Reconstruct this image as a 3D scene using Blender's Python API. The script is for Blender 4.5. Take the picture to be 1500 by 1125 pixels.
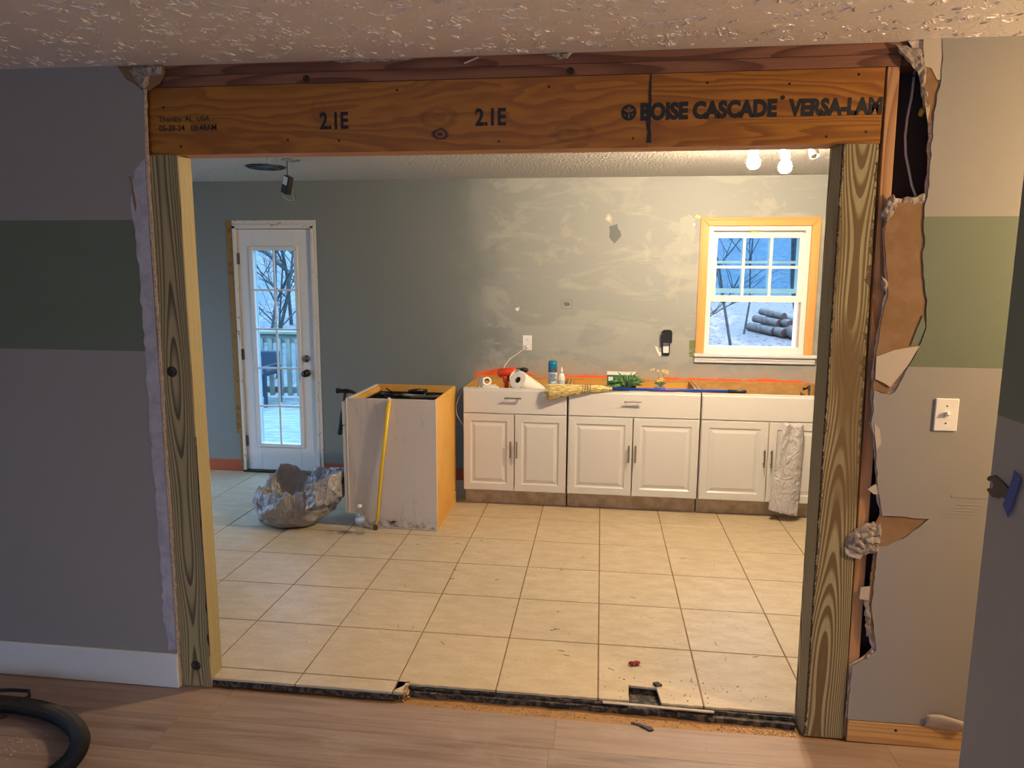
import bpy, math, random
from mathutils import Vector, Matrix, noise
R = random.Random(7)
PI = math.pi
for o in list(bpy.data.objects): bpy.data.objects.remove(o)
SC = bpy.context.scene
COL = SC.collection

# ------------------------------------------------------------------ camera
F = 1039.43
cam = bpy.data.cameras.new('camera'); camo = bpy.data.objects.new('camera', cam); COL.objects.link(camo)
cam.sensor_width = 36.0; cam.lens = F/1500*36; cam.clip_start = .05; cam.clip_end = 300
yaw, pit, rol = 0.12413383, 0.14975533, 0.00598812
f_ = Vector((-math.sin(yaw)*math.cos(pit), math.cos(yaw)*math.cos(pit), -math.sin(pit)))
r_ = Vector((math.cos(yaw), math.sin(yaw), 0)); u_ = r_.cross(f_)
cr, sr = math.cos(rol), math.sin(rol)
rr, uu = r_*cr+u_*sr, u_*cr-r_*sr
camo.matrix_world = Matrix(((rr.x, uu.x, -f_.x, -.0242), (rr.y, uu.y, -f_.y, -4.7258), (rr.z, uu.z, -f_.z, 1.6645), (0, 0, 0, 1)))
SC.camera = camo

# ------------------------------------------------------------------ colour management, sky, lights
vs = SC.view_settings
SC.display_settings.display_device = 'sRGB'
vs.view_transform = 'Standard'; vs.look = 'None'; vs.exposure = 0.0; vs.gamma = 1.0
try: vs.use_curve_mapping = False
except Exception: pass

def lin(h, k=1.0):
    if isinstance(h, str):
        h = h.lstrip('#'); c = [int(h[i:i+2], 16)/255 for i in (0, 2, 4)]
    else: c = list(h)
    return tuple(k*(x/12.92 if x <= .04045 else ((x+.055)/1.055)**2.4) for x in c)

W = bpy.data.worlds.new('sky'); SC.world = W; W.use_nodes = True
nt = W.node_tree; nt.nodes.clear()
wo = nt.nodes.new('ShaderNodeOutputWorld'); wb = nt.nodes.new('ShaderNodeBackground')
wtc = nt.nodes.new('ShaderNodeTexCoord'); wsx = nt.nodes.new('ShaderNodeSeparateXYZ'); wr = nt.nodes.new('ShaderNodeValToRGB')
nt.links.new(wtc.outputs['Generated'], wsx.inputs[0]); nt.links.new(wsx.outputs['Z'], wr.inputs[0])
wr.color_ramp.elements[0].color = (.50, .80, 1.25, 1); wr.color_ramp.elements[1].color = (3.9, 6.2, 10.0, 1)
nt.links.new(wr.outputs[0], wb.inputs[0]); wb.inputs[1].default_value = 1.25
nt.links.new(wb.outputs[0], wo.inputs[0])

def area(name, loc, rot, sx, sy, power, color):
    l = bpy.data.lights.new(name, 'AREA'); l.shape = 'RECTANGLE'; l.size = sx; l.size_y = sy; l.energy = power; l.color = color
    o = bpy.data.objects.new(name, l); COL.objects.link(o); o.location = loc; o.rotation_euler = rot; return o
def point(name, loc, power, color, r):
    l = bpy.data.lights.new(name, 'POINT'); l.energy = power; l.color = color; l.shadow_soft_size = r
    o = bpy.data.objects.new(name, l); COL.objects.link(o); o.location = loc; return o
BLUE = (.42, .62, 1.0); WARM = (1.0, .80, .55)
# added blue fill from the kitchen's left; daylight through the glass door behind the camera
area('added_blue_fill_kitchen', (-4.38, -.55, 1.05), (0, -PI/2, 0), 2.0, 1.7, 3, BLUE)
area('daylight_living_glass_door', (-1.35, -7.45, .8), (PI/2, 0, 0), 1.9, 1.5, 15, (.36, .50, 1.0))
# warm lamps: kitchen bulbs are built with their fixture below; the hall lamp hangs out of view to the right
point('hall_lamp_light', (2.35, -2.95, 1.9), 118, (1.0, .72, .40), .07)
def portal(name, loc, sx, sy):
    o = area(name, loc, (-PI/2, 0, 0), sx, sy, 1, (1, 1, 1)); o.data.cycles.is_portal = True; return o
portal('sky_portal_door', (-2.69, 1.03, 1.05), .38, 1.7); portal('sky_portal_window', (1.13, 1.02, 1.57), .72, .92)
# upward spot added behind the camera to brighten the living ceiling
tl = bpy.data.lights.new('added_ceiling_spot', 'SPOT'); tl.energy = 142; tl.color = (1.0, .79, .68); tl.spot_size = 2.3; tl.spot_blend = .6; tl.shadow_soft_size = .1
tlo = bpy.data.objects.new('added_ceiling_spot', tl); COL.objects.link(tlo); tlo.location = (.35, -5.6, 1.75); tlo.rotation_euler = (PI, 0, 0)
BULB = 88

# ------------------------------------------------------------------ geometry helpers
class MB:
    def __init__(s): s.v = []; s.f = []
    def add(s, vs_, fs):
        b = len(s.v); s.v += [tuple(x) for x in vs_]; s.f += [tuple(i+b for i in f) for f in fs]; return s
    def box(s, x0, x1, y0, y1, z0, z1):
        return s.add([(x0,y0,z0),(x1,y0,z0),(x1,y1,z0),(x0,y1,z0),(x0,y0,z1),(x1,y0,z1),(x1,y1,z1),(x0,y1,z1)],
                     [(0,3,2,1),(4,5,6,7),(0,1,5,4),(1,2,6,5),(2,3,7,6),(3,0,4,7)])
    def obox(s, c, h, m=None):
        m = m or Matrix.Identity(3); c = Vector(c)
        p = [c + m @ Vector((sx*h[0], sy*h[1], sz*h[2])) for sz in (-1,1) for sx, sy in ((-1,-1),(1,-1),(1,1),(-1,1))]
        return s.add(p, [(0,3,2,1),(4,5,6,7),(0,1,5,4),(1,2,6,5),(2,3,7,6),(3,0,4,7)])
    def beam(s, a, b, w, t, up=(0,0,1)):
        a, b = Vector(a), Vector(b); d = (b-a); L = d.length; d.normalize()
        x = d.cross(Vector(up));  x = x.normalized() if x.length > 1e-5 else Vector((1,0,0)); y = x.cross(d)
        return s.obox((a+b)/2, (w/2, t/2, L/2), Matrix((x, y, d)).transposed())
    def tube(s, pts, r, n=8, cap=True):
        pts = [Vector(p) for p in pts]; k = len(pts); rs = r if isinstance(r, (list, tuple)) else [r]*k
        b = len(s.v); ref = None
        for i, p in enumerate(pts):
            d = (pts[min(i+1, k-1)] - pts[max(i-1, 0)])
            d = d.normalized() if d.length > 1e-9 else Vector((0,0,1))
            if ref is None: ref = Vector((0,0,1)) if abs(d.z) < .9 else Vector((1,0,0))
            x = (ref - d*ref.dot(d)); x = x.normalized() if x.length > 1e-6 else d.orthogonal().normalized()
            ref = x; y = d.cross(x)
            s.v += [tuple(p + (x*math.cos(2*PI*j/n) + y*math.sin(2*PI*j/n))*rs[i]) for j in range(n)]
        for i in range(k-1):
            for j in range(n):
                a, c = b+i*n+j, b+i*n+(j+1) % n
                s.f.append((a, c, c+n, a+n))
        if cap: s.f.append(tuple(b+j for j in range(n-1, -1, -1))); s.f.append(tuple(b+(k-1)*n+j for j in range(n)))
        return s
    def lathe(s, prof, c=(0,0,0), n=20, m=None, caps=True):
        m = m or Matrix.Identity(3); c = Vector(c); b = len(s.v); k = len(prof)
        for (r, z) in prof:
            for j in range(n): s.v.append(tuple(c + m @ Vector((r*math.cos(2*PI*j/n), r*math.sin(2*PI*j/n), z))))
        for i in range(k-1):
            for j in range(n):
                a, d = b+i*n+j, b+i*n+(j+1) % n
                s.f.append((a, d, d+n, a+n))
        if caps and prof[0][0] > 1e-6: s.f.append(tuple(b+j for j in range(n-1, -1, -1)))
        if caps and prof[-1][0] > 1e-6: s.f.append(tuple(b+(k-1)*n+j for j in range(n)))
        return s
    def prism(s, poly, d0, d1, ax='y'):
        def P(a, b, d): return (a, d, b) if ax == 'y' else ((a, b, d) if ax == 'z' else (d, a, b))
        ar = sum(poly[i][0]*poly[(i+1) % len(poly)][1]-poly[(i+1) % len(poly)][0]*poly[i][1] for i in range(len(poly)))
        if ar < 0: poly = poly[::-1]
        k = len(poly)
        fs = [tuple(range(k)) if ax == 'y' else tuple(range(k-1, -1, -1)), tuple(range(2*k-1, k-1, -1)) if ax == 'y' else tuple(range(k, 2*k))]
        for i in range(k):
            j = (i+1) % k
            fs.append((i, i+k, j+k, j) if ax == 'y' else (i, j, j+k, i+k))
        return s.add([P(a, b, d0) for a, b in poly]+[P(a, b, d1) for a, b in poly], fs)
    def grid(s, nx, ny, fn, wrap=False):
        b = len(s.v)
        for j in range(ny+1):
            for i in range(nx if wrap else nx+1): s.v.append(tuple(fn(i/nx, j/ny)))
        w = nx if wrap else nx+1
        for j in range(ny):
            for i in range(nx):
                i2 = (i+1) % w if wrap else i+1
                s.f.append((b+j*w+i, b+j*w+i2, b+(j+1)*w+i2, b+(j+1)*w+i))
        return s

def rough(poly, amp, step=.02, closed=True, seed=1):
    rg = random.Random(seed); out = []; k = len(poly)
    for i in range(k if closed else k-1):
        a, b = poly[i], poly[(i+1) % k]; L = math.hypot(b[0]-a[0], b[1]-a[1]); n = max(1, int(L/step))
        nx, ny = (-(b[1]-a[1])/(L+1e-9), (b[0]-a[0])/(L+1e-9))
        for t in range(n):
            q = t/n; w = rg.uniform(-amp, amp) if t else rg.uniform(-amp, amp)*.5
            out.append((a[0]+(b[0]-a[0])*q+nx*w, a[1]+(b[1]-a[1])*q+ny*w))
    if not closed: out.append(poly[-1])
    return out

def wloc(o):
    v = Vector((0,0,0))
    while o is not None: v += o.location; o = o.parent
    return v
def build(name, mb, mat, parent=None, bev=0, smooth=False, kind=None, label=None, cat=None, group=None, sub=0, solid=0, loc=None):
    me = bpy.data.meshes.new(name); off = wloc(parent) if parent is not None else Vector(loc or (0,0,0))
    me.from_pydata([tuple(Vector(v)-off) for v in mb.v], [], mb.f); me.validate(clean_customdata=False); me.update()
    o = bpy.data.objects.new(name, me); COL.objects.link(o); me.materials.append(mat)
    if parent is not None: o.parent = parent
    else: o.location = off
    if smooth:
        for p in me.polygons: p.use_smooth = True
    if solid: m = o.modifiers.new('solid', 'SOLIDIFY'); m.thickness = solid
    if bev:
        m = o.modifiers.new('bev', 'BEVEL'); m.width = bev; m.segments = 1; m.limit_method = 'ANGLE'; m.angle_limit = .7
    if sub: m = o.modifiers.new('sub', 'SUBSURF'); m.levels = sub; m.render_levels = sub
    if kind: o['kind'] = kind
    if label: o['label'] = label
    if cat: o['category'] = cat
    if group: o['group'] = group
    return o
def thing(name, label, cat, loc, group=None):
    o = bpy.data.objects.new(name, None); COL.objects.link(o); o.location = loc; o.empty_display_size = .05
    o['label'] = label; o['category'] = cat
    if group: o['group'] = group
    return o
def setting(name, loc=(0,0,0)):
    o = bpy.data.objects.new(name, None); COL.objects.link(o); o.location = loc; o['kind'] = 'structure'; return o
def rotz(a): return Matrix.Rotation(a, 3, 'Z')
def toaxis(d):
    return Vector((0,0,1)).rotation_difference(Vector(d)).to_matrix()

# ------------------------------------------------------------------ material helpers
def nodes(name):
    m = bpy.data.materials.new(name); m.use_nodes = True; t = m.node_tree; t.nodes.clear()
    out = t.nodes.new('ShaderNodeOutputMaterial'); b = t.nodes.new('ShaderNodeBsdfPrincipled'); t.links.new(b.outputs[0], out.inputs[0])
    return m, t, b
class N:
    """tiny node-graph writer"""
    def __init__(s, t): s.t = t; s.tc = t.nodes.new('ShaderNodeTexCoord')
    def put(s, sock, v):
        if hasattr(v, 'is_output'): s.t.links.new(v, sock)
        elif isinstance(v, (tuple, list)) and len(v) == 3 and sock.type == 'RGBA': sock.default_value = (*v, 1)
        else: sock.default_value = v
    def math(s, op, a, b=0.0, c=None, clamp=False):
        n = s.t.nodes.new('ShaderNodeMath'); n.operation = op; n.use_clamp = clamp; s.put(n.inputs[0], a); s.put(n.inputs[1], b)
        if c is not None: s.put(n.inputs[2], c)
        return n.outputs[0]
    def xyz(s, co=None):
        n = s.t.nodes.new('ShaderNodeSeparateXYZ'); s.t.links.new(co or s.tc.outputs['Object'], n.inputs[0]); return n.outputs
    def comb(s, a, b, c):
        n = s.t.nodes.new('ShaderNodeCombineXYZ')
        for i, v in enumerate((a, b, c)): s.put(n.inputs[i], v)
        return n.outputs[0]
    def scale(s, sc, co=None):
        n = s.t.nodes.new('ShaderNodeVectorMath'); n.operation = 'MULTIPLY'; s.t.links.new(co or s.tc.outputs['Object'], n.inputs[0]); n.inputs[1].default_value = sc; return n.outputs[0]
    def add(s, a, b):
        n = s.t.nodes.new('ShaderNodeVectorMath'); n.operation = 'ADD'; s.put(n.inputs[0], a); s.put(n.inputs[1], b); return n.outputs[0]
    def length(s, a):
        n = s.t.nodes.new('ShaderNodeVectorMath'); n.operation = 'LENGTH'; s.put(n.inputs[0], a); return n.outputs['Value']
    def noise(s, co, scale, detail=3, rough=.55, dist=0):
        n = s.t.nodes.new('ShaderNodeTexNoise'); s.t.links.new(co, n.inputs['Vector']); n.inputs['Scale'].default_value = scale
        n.inputs['Detail'].default_value = detail; n.inputs['Roughness'].default_value = rough; n.inputs['Distortion'].default_value = dist; return n.outputs[0]
    def voro(s, co, scale, feat='F1'):
        n = s.t.nodes.new('ShaderNodeTexVoronoi'); n.feature = feat; s.t.links.new(co, n.inputs['Vector']); n.inputs['Scale'].default_value = scale; return n.outputs[0]
    def ramp(s, f, stops):
        n = s.t.nodes.new('ShaderNodeValToRGB'); s.put(n.inputs[0], f); e = n.color_ramp.elements
        while len(e) < len(stops): e.new(.5)
        for i, (p, c) in enumerate(stops):
            e[i].position = p; e[i].color = (*(c if isinstance(c, tuple) else (c, c, c)), 1)
        return n.outputs[0]
    def mix(s, f, a, b, mode='MIX'):
        n = s.t.nodes.new('ShaderNodeMix'); n.data_type = 'RGBA'; n.blend_type = mode; s.put(n.inputs[0], f); s.put(n.inputs[6], a); s.put(n.inputs[7], b); return n.outputs[2]
    def step(s, v, a, b):
        n = s.t.nodes.new('ShaderNodeMapRange'); n.interpolation_type = 'SMOOTHSTEP'; s.put(n.inputs[0], v)
        n.inputs[1].default_value = a; n.inputs[2].default_value = b; return n.outputs[0]
    def bump(s, h, strength, dist=.01):
        n = s.t.nodes.new('ShaderNodeBump'); n.inputs['Strength'].default_value = strength; n.inputs['Distance'].default_value = dist; s.put(n.inputs['Height'], h); return n.outputs[0]
    def rnd(s):
        n = s.t.nodes.new('ShaderNodeObjectInfo'); return n.outputs['Random']

def mat(name, col, rough_=.5, metal=0, var=None, vscale=8, bump=0, bscale=60, bdist=.004, spec=.5, coat=0, emit=None):
    m, t, b = nodes(name); g = N(t); c = lin(col)
    if var is not None:
        f = g.noise(g.tc.outputs['Object'], vscale, 4, .6); f = g.step(f, .35, .65)
        g.put(b.inputs['Base Color'], g.mix(f, c, lin(var)))
    else: b.inputs['Base Color'].default_value = (*c, 1)
    b.inputs['Roughness'].default_value = rough_; b.inputs['Metallic'].default_value = metal
    b.inputs['Specular IOR Level'].default_value = spec; b.inputs['Coat Weight'].default_value = coat
    if bump: t.links.new(g.bump(g.noise(g.tc.outputs['Object'], bscale, 4), bump, bdist), b.inputs['Normal'])
    if emit: b.inputs['Emission Color'].default_value = (*emit[0], 1); b.inputs['Emission Strength'].default_value = emit[1]
    return m

def wood(name, light, dark, axis='z', pith=(.03, .25), freq=90, wob=.05, along=.7, rough_=.6, sharp=(.35, .85), grain=.25, stain=None, knots=0, tint=None, edge_bark=False):
    """solid wood: growth rings round a pith that wanders along the board, so cut faces show cathedral grain"""
    m, t, b = nodes(name); g = N(t); x, y, z = g.xyz()
    a, u, v = {'z': (z, x, y), 'x': (x, z, y), 'y': (y, x, z)}[axis]
    off = g.math('MULTIPLY', g.rnd(), 7.0)
    al = g.math('ADD', a, off)
    n1 = g.noise(g.comb(g.math('MULTIPLY', al, along), g.math('MULTIPLY', u, 1.6), g.math('MULTIPLY', v, 1.6)), 1.0, 2, .5)
    n2 = g.noise(g.comb(g.math('MULTIPLY', al, along*2.3), g.math('MULTIPLY', u, 9), g.math('MULTIPLY', v, 9)), 1.0, 3, .5)
    w = g.math('MULTIPLY', g.math('SUBTRACT', n1, .5), wob*6); w2 = g.math('MULTIPLY', g.math('SUBTRACT', n2, .5), wob*.55)
    uu_ = g.math('ADD', g.math('SUBTRACT', u, pith[0]), g.math('ADD', w2, g.math('MULTIPLY', w, .35))); vv = g.math('ADD', g.math('SUBTRACT', v, pith[1]), w)
    r = g.length(g.comb(uu_, vv, 0.0))
    ring = g.math('FRACT', g.math('MULTIPLY', r, freq/6.283))
    s = g.step(ring, sharp[0], sharp[1]); e = g.step(ring, .93, 1.0)
    s = g.math('SUBTRACT', s, e, clamp=True)
    fine = g.noise(g.comb(g.math('MULTIPLY', al, 3), g.math('MULTIPLY', u, 160), g.math('MULTIPLY', v, 160)), 1.0, 2, .6)
    c = g.mix(s, lin(light), lin(dark))
    c = g.mix(g.math('MULTIPLY', g.step(fine, .4, .75), grain), c, lin(dark))
    big = g.noise(g.comb(g.math('MULTIPLY', al, 1.3), g.math('MULTIPLY', u, 7), g.math('MULTIPLY', v, 7)), 1.0, 3)
    if stain: c = g.mix(g.step(big, .56, .74), c, lin(stain))
    if tint: c = g.mix(g.math('MULTIPLY', g.rnd(), .55), c, lin(tint))
    if edge_bark:      # strips of dark bark left along the two front edges of the leaning post
        ln = g.math('MULTIPLY', z, -.0068); nz = g.noise(g.comb(g.math('MULTIPLY', x, 8), g.math('MULTIPLY', y, 8), g.math('MULTIPLY', z, 12)), 2.2, 4, .7)
        dl_ = g.math('SUBTRACT', x, g.math('ADD', ln, -.058)); dr_ = g.math('SUBTRACT', g.math('ADD', g.math('MULTIPLY', z, -.0184), .082), x)
        kl = g.step(g.math('SUBTRACT', g.math('MULTIPLY', g.math('SUBTRACT', nz, .36), .05), dl_), 0.0, .004)
        kr = g.math('MULTIPLY', g.step(g.math('SUBTRACT', g.math('MULTIPLY', g.math('SUBTRACT', nz, .40), .09), dr_), 0.0, .006), g.step(z, .75, 1.35))
        fr = g.math('LESS_THAN', y, -.043)
        c = g.mix(g.math('MULTIPLY', g.math('MAXIMUM', kl, kr), fr), c, g.mix(g.step(nz, .5, .6), lin('#17110d'), lin('#5b452f')))
    t.links.new(c, b.inputs['Base Color']); b.inputs['Roughness'].default_value = rough_
    t.links.new(g.bump(g.math('ADD', fine, s), .25, .0015), b.inputs['Normal'])
    return m

def glass(name, tint, gloss=.06):
    m = bpy.data.materials.new(name); m.use_nodes = True; t = m.node_tree; t.nodes.clear()
    out = t.nodes.new('ShaderNodeOutputMaterial'); mx = t.nodes.new('ShaderNodeMixShader'); tr = t.nodes.new('ShaderNodeBsdfTransparent'); gl = t.nodes.new('ShaderNodeBsdfGlossy')
    tr.inputs[0].default_value = (*tint, 1); gl.inputs['Roughness'].default_value = .02; mx.inputs[0].default_value = gloss
    t.links.new(tr.outputs[0], mx.inputs[1]); t.links.new(gl.outputs[0], mx.inputs[2]); t.links.new(mx.outputs[0], out.inputs[0]); return m

# ---- wall paints
def striped_paint():
    m, t, b = nodes('striped wall paint'); g = N(t); x, y, z = g.xyz()
    ob = g.tc.outputs['Object']
    base = g.mix(g.noise(ob, 3, 3), lin('#8f8982'), lin('#958f88'))
    green = g.mix(g.noise(ob, 5, 3), lin('#626a57'), lin('#69715d'))
    k = g.math('MULTIPLY', g.math('GREATER_THAN', z, 1.3695), g.math('LESS_THAN', z, 1.870))
    t.links.new(g.mix(k, base, green), b.inputs['Base Color']); b.inputs['Roughness'].default_value = .62
    t.links.new(g.bump(g.noise(ob, 220, 3), .12, .003), b.inputs['Normal']); return m
def kitchen_paint():
    m, t, b = nodes('patchy kitchen paint'); g = N(t); x, y, z = g.xyz(); ob = g.tc.outputs['Object']
    base = g.mix(g.step(g.math('ADD', x, g.math('MULTIPLY', g.math('SUBTRACT', g.noise(g.comb(g.math('MULTIPLY', x, 1.5), y, g.math('MULTIPLY', z, 1.2)), 1.5, 4, .6), .5), .9)), -1.25, -.55), lin('#767974'), lin('#959690'))
    n1 = g.noise(g.comb(g.math('MULTIPLY', x, 1.2), y, g.math('MULTIPLY', z, 2.6)), 1.6, 5, .62, .6)
    n2 = g.noise(g.comb(g.math('MULTIPLY', x, .9), y, g.math('MULTIPLY', z, 6)), 2.4, 4, .6)
    right = g.step(x, -.99, -.89)
    c = g.mix(g.math('MULTIPLY', g.step(n1, .50, .60), g.math('MULTIPLY', right, .5)), base, lin('#a9a79c'))
    c = g.mix(g.math('MULTIPLY', g.step(n2, .57, .66), g.math('MULTIPLY', right, .3)), c, lin('#aeab9e'))
    c = g.mix(g.math('MULTIPLY', g.step(g.noise(ob, 5.3, 5, .6), .60, .66), g.math('MULTIPLY', right, .3)), c, lin('#b5ae9f'))
    # band of primer haze and orange paint left along the old worktop
    up = g.math('MULTIPLY', g.math('MULTIPLY', g.step(x, -1.06, -.98), g.step(z, .82, .85)), g.math('SUBTRACT', 1.0, g.step(x, 1.60, 1.66)))
    hz = g.math('ADD', .97, g.math('MULTIPLY', g.math('SUBTRACT', g.noise(g.comb(g.math('MULTIPLY', x, 2), y, z), 2.2, 4), .5), .22))
    k = g.math('MULTIPLY', g.math('SUBTRACT', 1.0, g.step(g.math('SUBTRACT', z, hz), -.05, .05)), up)
    c = g.mix(g.math('MULTIPLY', k, .55), c, lin('#b89e8b'))
    nn = g.noise(g.comb(g.math('MULTIPLY', x, 4), y, g.math('MULTIPLY', z, 3)), 1.7, 4, .6)
    bump_l = g.math('MULTIPLY', g.math('SUBTRACT', 1.0, g.step(g.math('ABSOLUTE', g.math('ADD', x, .80)), .02, .32)), .045)
    hz2 = g.math('ADD', g.math('ADD', .880, bump_l), g.math('MULTIPLY', g.math('SUBTRACT', nn, .42), .10))
    edge = g.math('MULTIPLY', g.math('SUBTRACT', g.noise(g.comb(g.math('MULTIPLY', x, 3), y, g.math('MULTIPLY', z, 40)), 3, 3), .5), .02)
    k2 = g.math('MULTIPLY', g.math('SUBTRACT', 1.0, g.step(g.math('SUBTRACT', g.math('ADD', z, edge), hz2), -.004, .012)), up)
    c = g.mix(k2, c, lin('#f0662a'))
    low = g.math('SUBTRACT', 1.0, g.step(g.math('ADD', z, edge), .09, .115))
    c = g.mix(low, c, lin('#a34a22'))
    # olive paint left round the window trim
    ol = g.math('MULTIPLY', g.math('MULTIPLY', g.math('GREATER_THAN', x, .655), g.math('LESS_THAN', x, .71)), g.math('MULTIPLY', g.math('GREATER_THAN', z, 1.06), g.math('LESS_THAN', z, 1.19)))
    c = g.mix(g.math('MULTIPLY', ol, g.step(g.noise(ob, 30, 3), .35, .5)), c, lin('#6f7440'))
    t.links.new(c, b.inputs['Base Color']); b.inputs['Roughness'].default_value = .6
    t.links.new(g.bump(g.math('ADD', g.noise(ob, 180, 3), g.math('MULTIPLY', n2, 2)), .15, .003), b.inputs['Normal']); return m
def ceiling_mat(name, col, k, sc, stomp):
    m, t, b = nodes(name); g = N(t); ob = g.tc.outputs['Object']
    if stomp:
        w = g.noise(ob, 9, 2); cc = g.add(ob, g.comb(g.math('MULTIPLY', w, .35), g.math('MULTIPLY', g.noise(ob, 7, 2), .35), 0.0))
        h = g.math('ADD', g.noise(g.scale((34, 90, 1), cc), 1.0, 3, .6), g.math('MULTIPLY', g.noise(ob, 60, 2), .5))
    else: h = g.noise(ob, sc, 2, .6)
    b.inputs['Base Color'].default_value = (*lin(col), 1); b.inputs['Roughness'].default_value = .45 if stomp else .8
    t.links.new(g.bump(h, k, .012 if stomp else .035), b.inputs['Normal']); return m
def tile_mat():
    m, t, b = nodes('cream ceramic tile'); g = N(t); ob = g.tc.outputs['Object']; r = g.rnd()
    co = g.add(ob, g.comb(g.math('MULTIPLY', r, 31.0), g.math('MULTIPLY', r, 17.0), 0.0))
    n1 = g.noise(g.scale((1, 2.2, 1), co), 7, 5, .62); n2 = g.noise(g.scale((1, 3, 1), co), 42, 3, .6)
    c = g.mix(g.step(n1, .3, .7), lin('#bba787'), lin('#cdbc9f')); c = g.mix(g.math('MULTIPLY', g.step(n2, .45, .7), .35), c, lin('#a88f69'))
    c = g.mix(g.math('MULTIPLY', r, .22), c, lin('#b59d78'))
    t.links.new(c, b.inputs['Base Color']); b.inputs['Roughness'].default_value = .38
    t.links.new(g.bump(n2, .08, .002), b.inputs['Normal']); return m
def plank_mat():
    m, t, b = nodes('grey brown vinyl plank'); g = N(t); ob = g.tc.outputs['Object']; r = g.rnd(); x, y, z = g.xyz()
    xx = g.math('ADD', x, g.math('MULTIPLY', r, 23.0))
    n1 = g.noise(g.comb(g.math('MULTIPLY', xx, 1.1), g.math('MULTIPLY', y, 17), r), 1.4, 5, .6, .7)
    n2 = g.noise(g.comb(g.math('MULTIPLY', xx, 4), g.math('MULTIPLY', y, 140), r), 1.0, 3, .6)
    c = g.ramp(n1, [(.3, lin('#6b5950')), (.47, lin('#8b776c')), (.62, lin('#9f8b80')), (.75, lin('#7c685d'))])
    c = g.mix(g.math('MULTIPLY', n2, .35), c, lin('#6a5447')); c = g.mix(g.math('MULTIPLY', r, .45), c, lin('#a98c74'))
    dust = g.step(g.noise(ob, 6, 5, .7), .55, .75); c = g.mix(g.math('MULTIPLY', dust, .25), c, lin('#b9aca0'))
    t.links.new(c, b.inputs['Base Color']); b.inputs['Roughness'].default_value = .48
    t.links.new(g.bump(n2, .15, .001), b.inputs['Normal']); return m
def lvl_mat(name, seed, bold):
    """rotary-peeled veneer: broad wandering grain"""
    m, t, b = nodes(name); g = N(t); x, y, z = g.xyz()
    xs = g.math('ADD', x, seed)
    n = g.noise(g.comb(g.math('MULTIPLY', xs, 1.15), 0.0, g.math('MULTIPLY', z, 6.5)), 1.0, 3, .5, .35)
    rg = g.math('FRACT', g.math('MULTIPLY', g.math('ADD', n, g.math('MULTIPLY', z, 1.5 if not bold else 3.2)), 10 if not bold else 11))
    s = g.step(rg, .2, .8); s = g.math('SUBTRACT', s, g.step(rg, .9, 1.0), clamp=True)
    fine = g.noise(g.comb(g.math('MULTIPLY', xs, 6), 0.0, g.math('MULTIPLY', z, 110)), 1.0, 3, .6)
    c = g.mix(g.math('MULTIPLY', s, .75 if bold else .55), lin('#a56a1a'), lin('#723f0a'))
    c = g.mix(g.math('MULTIPLY', g.step(fine, .45, .8), .45), c, lin('#7a430f'))
    blot = g.noise(g.comb(g.math('MULTIPLY', xs, 1.3), 0.0, g.math('MULTIPLY', z, 5)), 2.0, 3); c = g.mix(g.step(blot, .52, .72), c, lin('#8f5518'))
    # dark knots with rings
    for (kx, kz, rx, rz, st) in ((-.17, .058, .034, .024, 1.0), (-.175, .115, .080, .045, .30), (.30, .055, .090, .04, .28), (-.48, .222, .03, .004, .6), (-.62, .15, .03, .05, .15)):
        d = g.length(g.comb(g.math('DIVIDE', g.math('SUBTRACT', x, kx), rx), g.math('DIVIDE', g.math('SUBTRACT', z, kz), rz), 0.0))
        d = g.math('ADD', d, g.math('MULTIPLY', g.math('SUBTRACT', g.noise(g.tc.outputs['Object'], 40, 2), .5), .5))
        rings = g.math('ADD', .55, g.math('MULTIPLY', g.math('SINE', g.math('MULTIPLY', d, 11)), .45))
        k = g.math('MULTIPLY', g.math('MULTIPLY', g.math('SUBTRACT', 1.0, g.step(d, .75, 1.15)), rings), st)
        c = g.mix(k, c, lin('#2a1408'))
    t.links.new(c, b.inputs['Base Color']); b.inputs['Roughness'].default_value = .5
    t.links.new(g.bump(fine, .2, .001), b.inputs['Normal']); return m
def crumble_mat(name, a, c2):
    m, t, b = nodes(name); g = N(t); ob = g.tc.outputs['Object']; h = g.noise(ob, 70, 4, .7)
    t.links.new(g.mix(g.step(h, .35, .65), lin(a), lin(c2)), b.inputs['Base Color']); b.inputs['Roughness'].default_value = .9
    t.links.new(g.bump(h, .8, .01), b.inputs['Normal']); return m
def grimy_panel():
    m, t, b = nodes('grimy grey cabinet side'); g = N(t); x, y, z = g.xyz(); ob = g.tc.outputs['Object']
    n = g.noise(g.comb(g.math('MULTIPLY', x, 14), y, g.math('MULTIPLY', z, 2)), 1.5, 5, .65)
    c = g.mix(g.step(n, .55, .75), lin('#cfc4b8'), lin('#b5a896'))
    sp = g.step(g.noise(g.comb(g.math('MULTIPLY', x, 60), y, g.math('MULTIPLY', z, 30)), 1.0, 3, .6), .70, .76); c = g.mix(g.math('MULTIPLY', sp, .55), c, lin('#5a4f42'))
    low = g.math('MULTIPLY', g.math('SUBTRACT', 1.0, g.step(z, .01, .10)), g.step(g.noise(ob, 34, 4), .42, .62)); c = g.mix(g.math('MULTIPLY', low, .6), c, lin('#4a4038'))
    d = g.length(g.comb(g.math('MULTIPLY', g.math('SUBTRACT', x, .0), .5), 0.0, g.math('SUBTRACT', z, .045)))
    k = g.math('MULTIPLY', g.math('SUBTRACT', 1.0, g.step(d, .005, .03)), g.step(g.noise(ob, 60, 3), .4, .55)); c = g.mix(k, c, lin('#2b211a'))
    t.links.new(c, b.inputs['Base Color']); b.inputs['Roughness'].default_value = .5; return m
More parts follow.
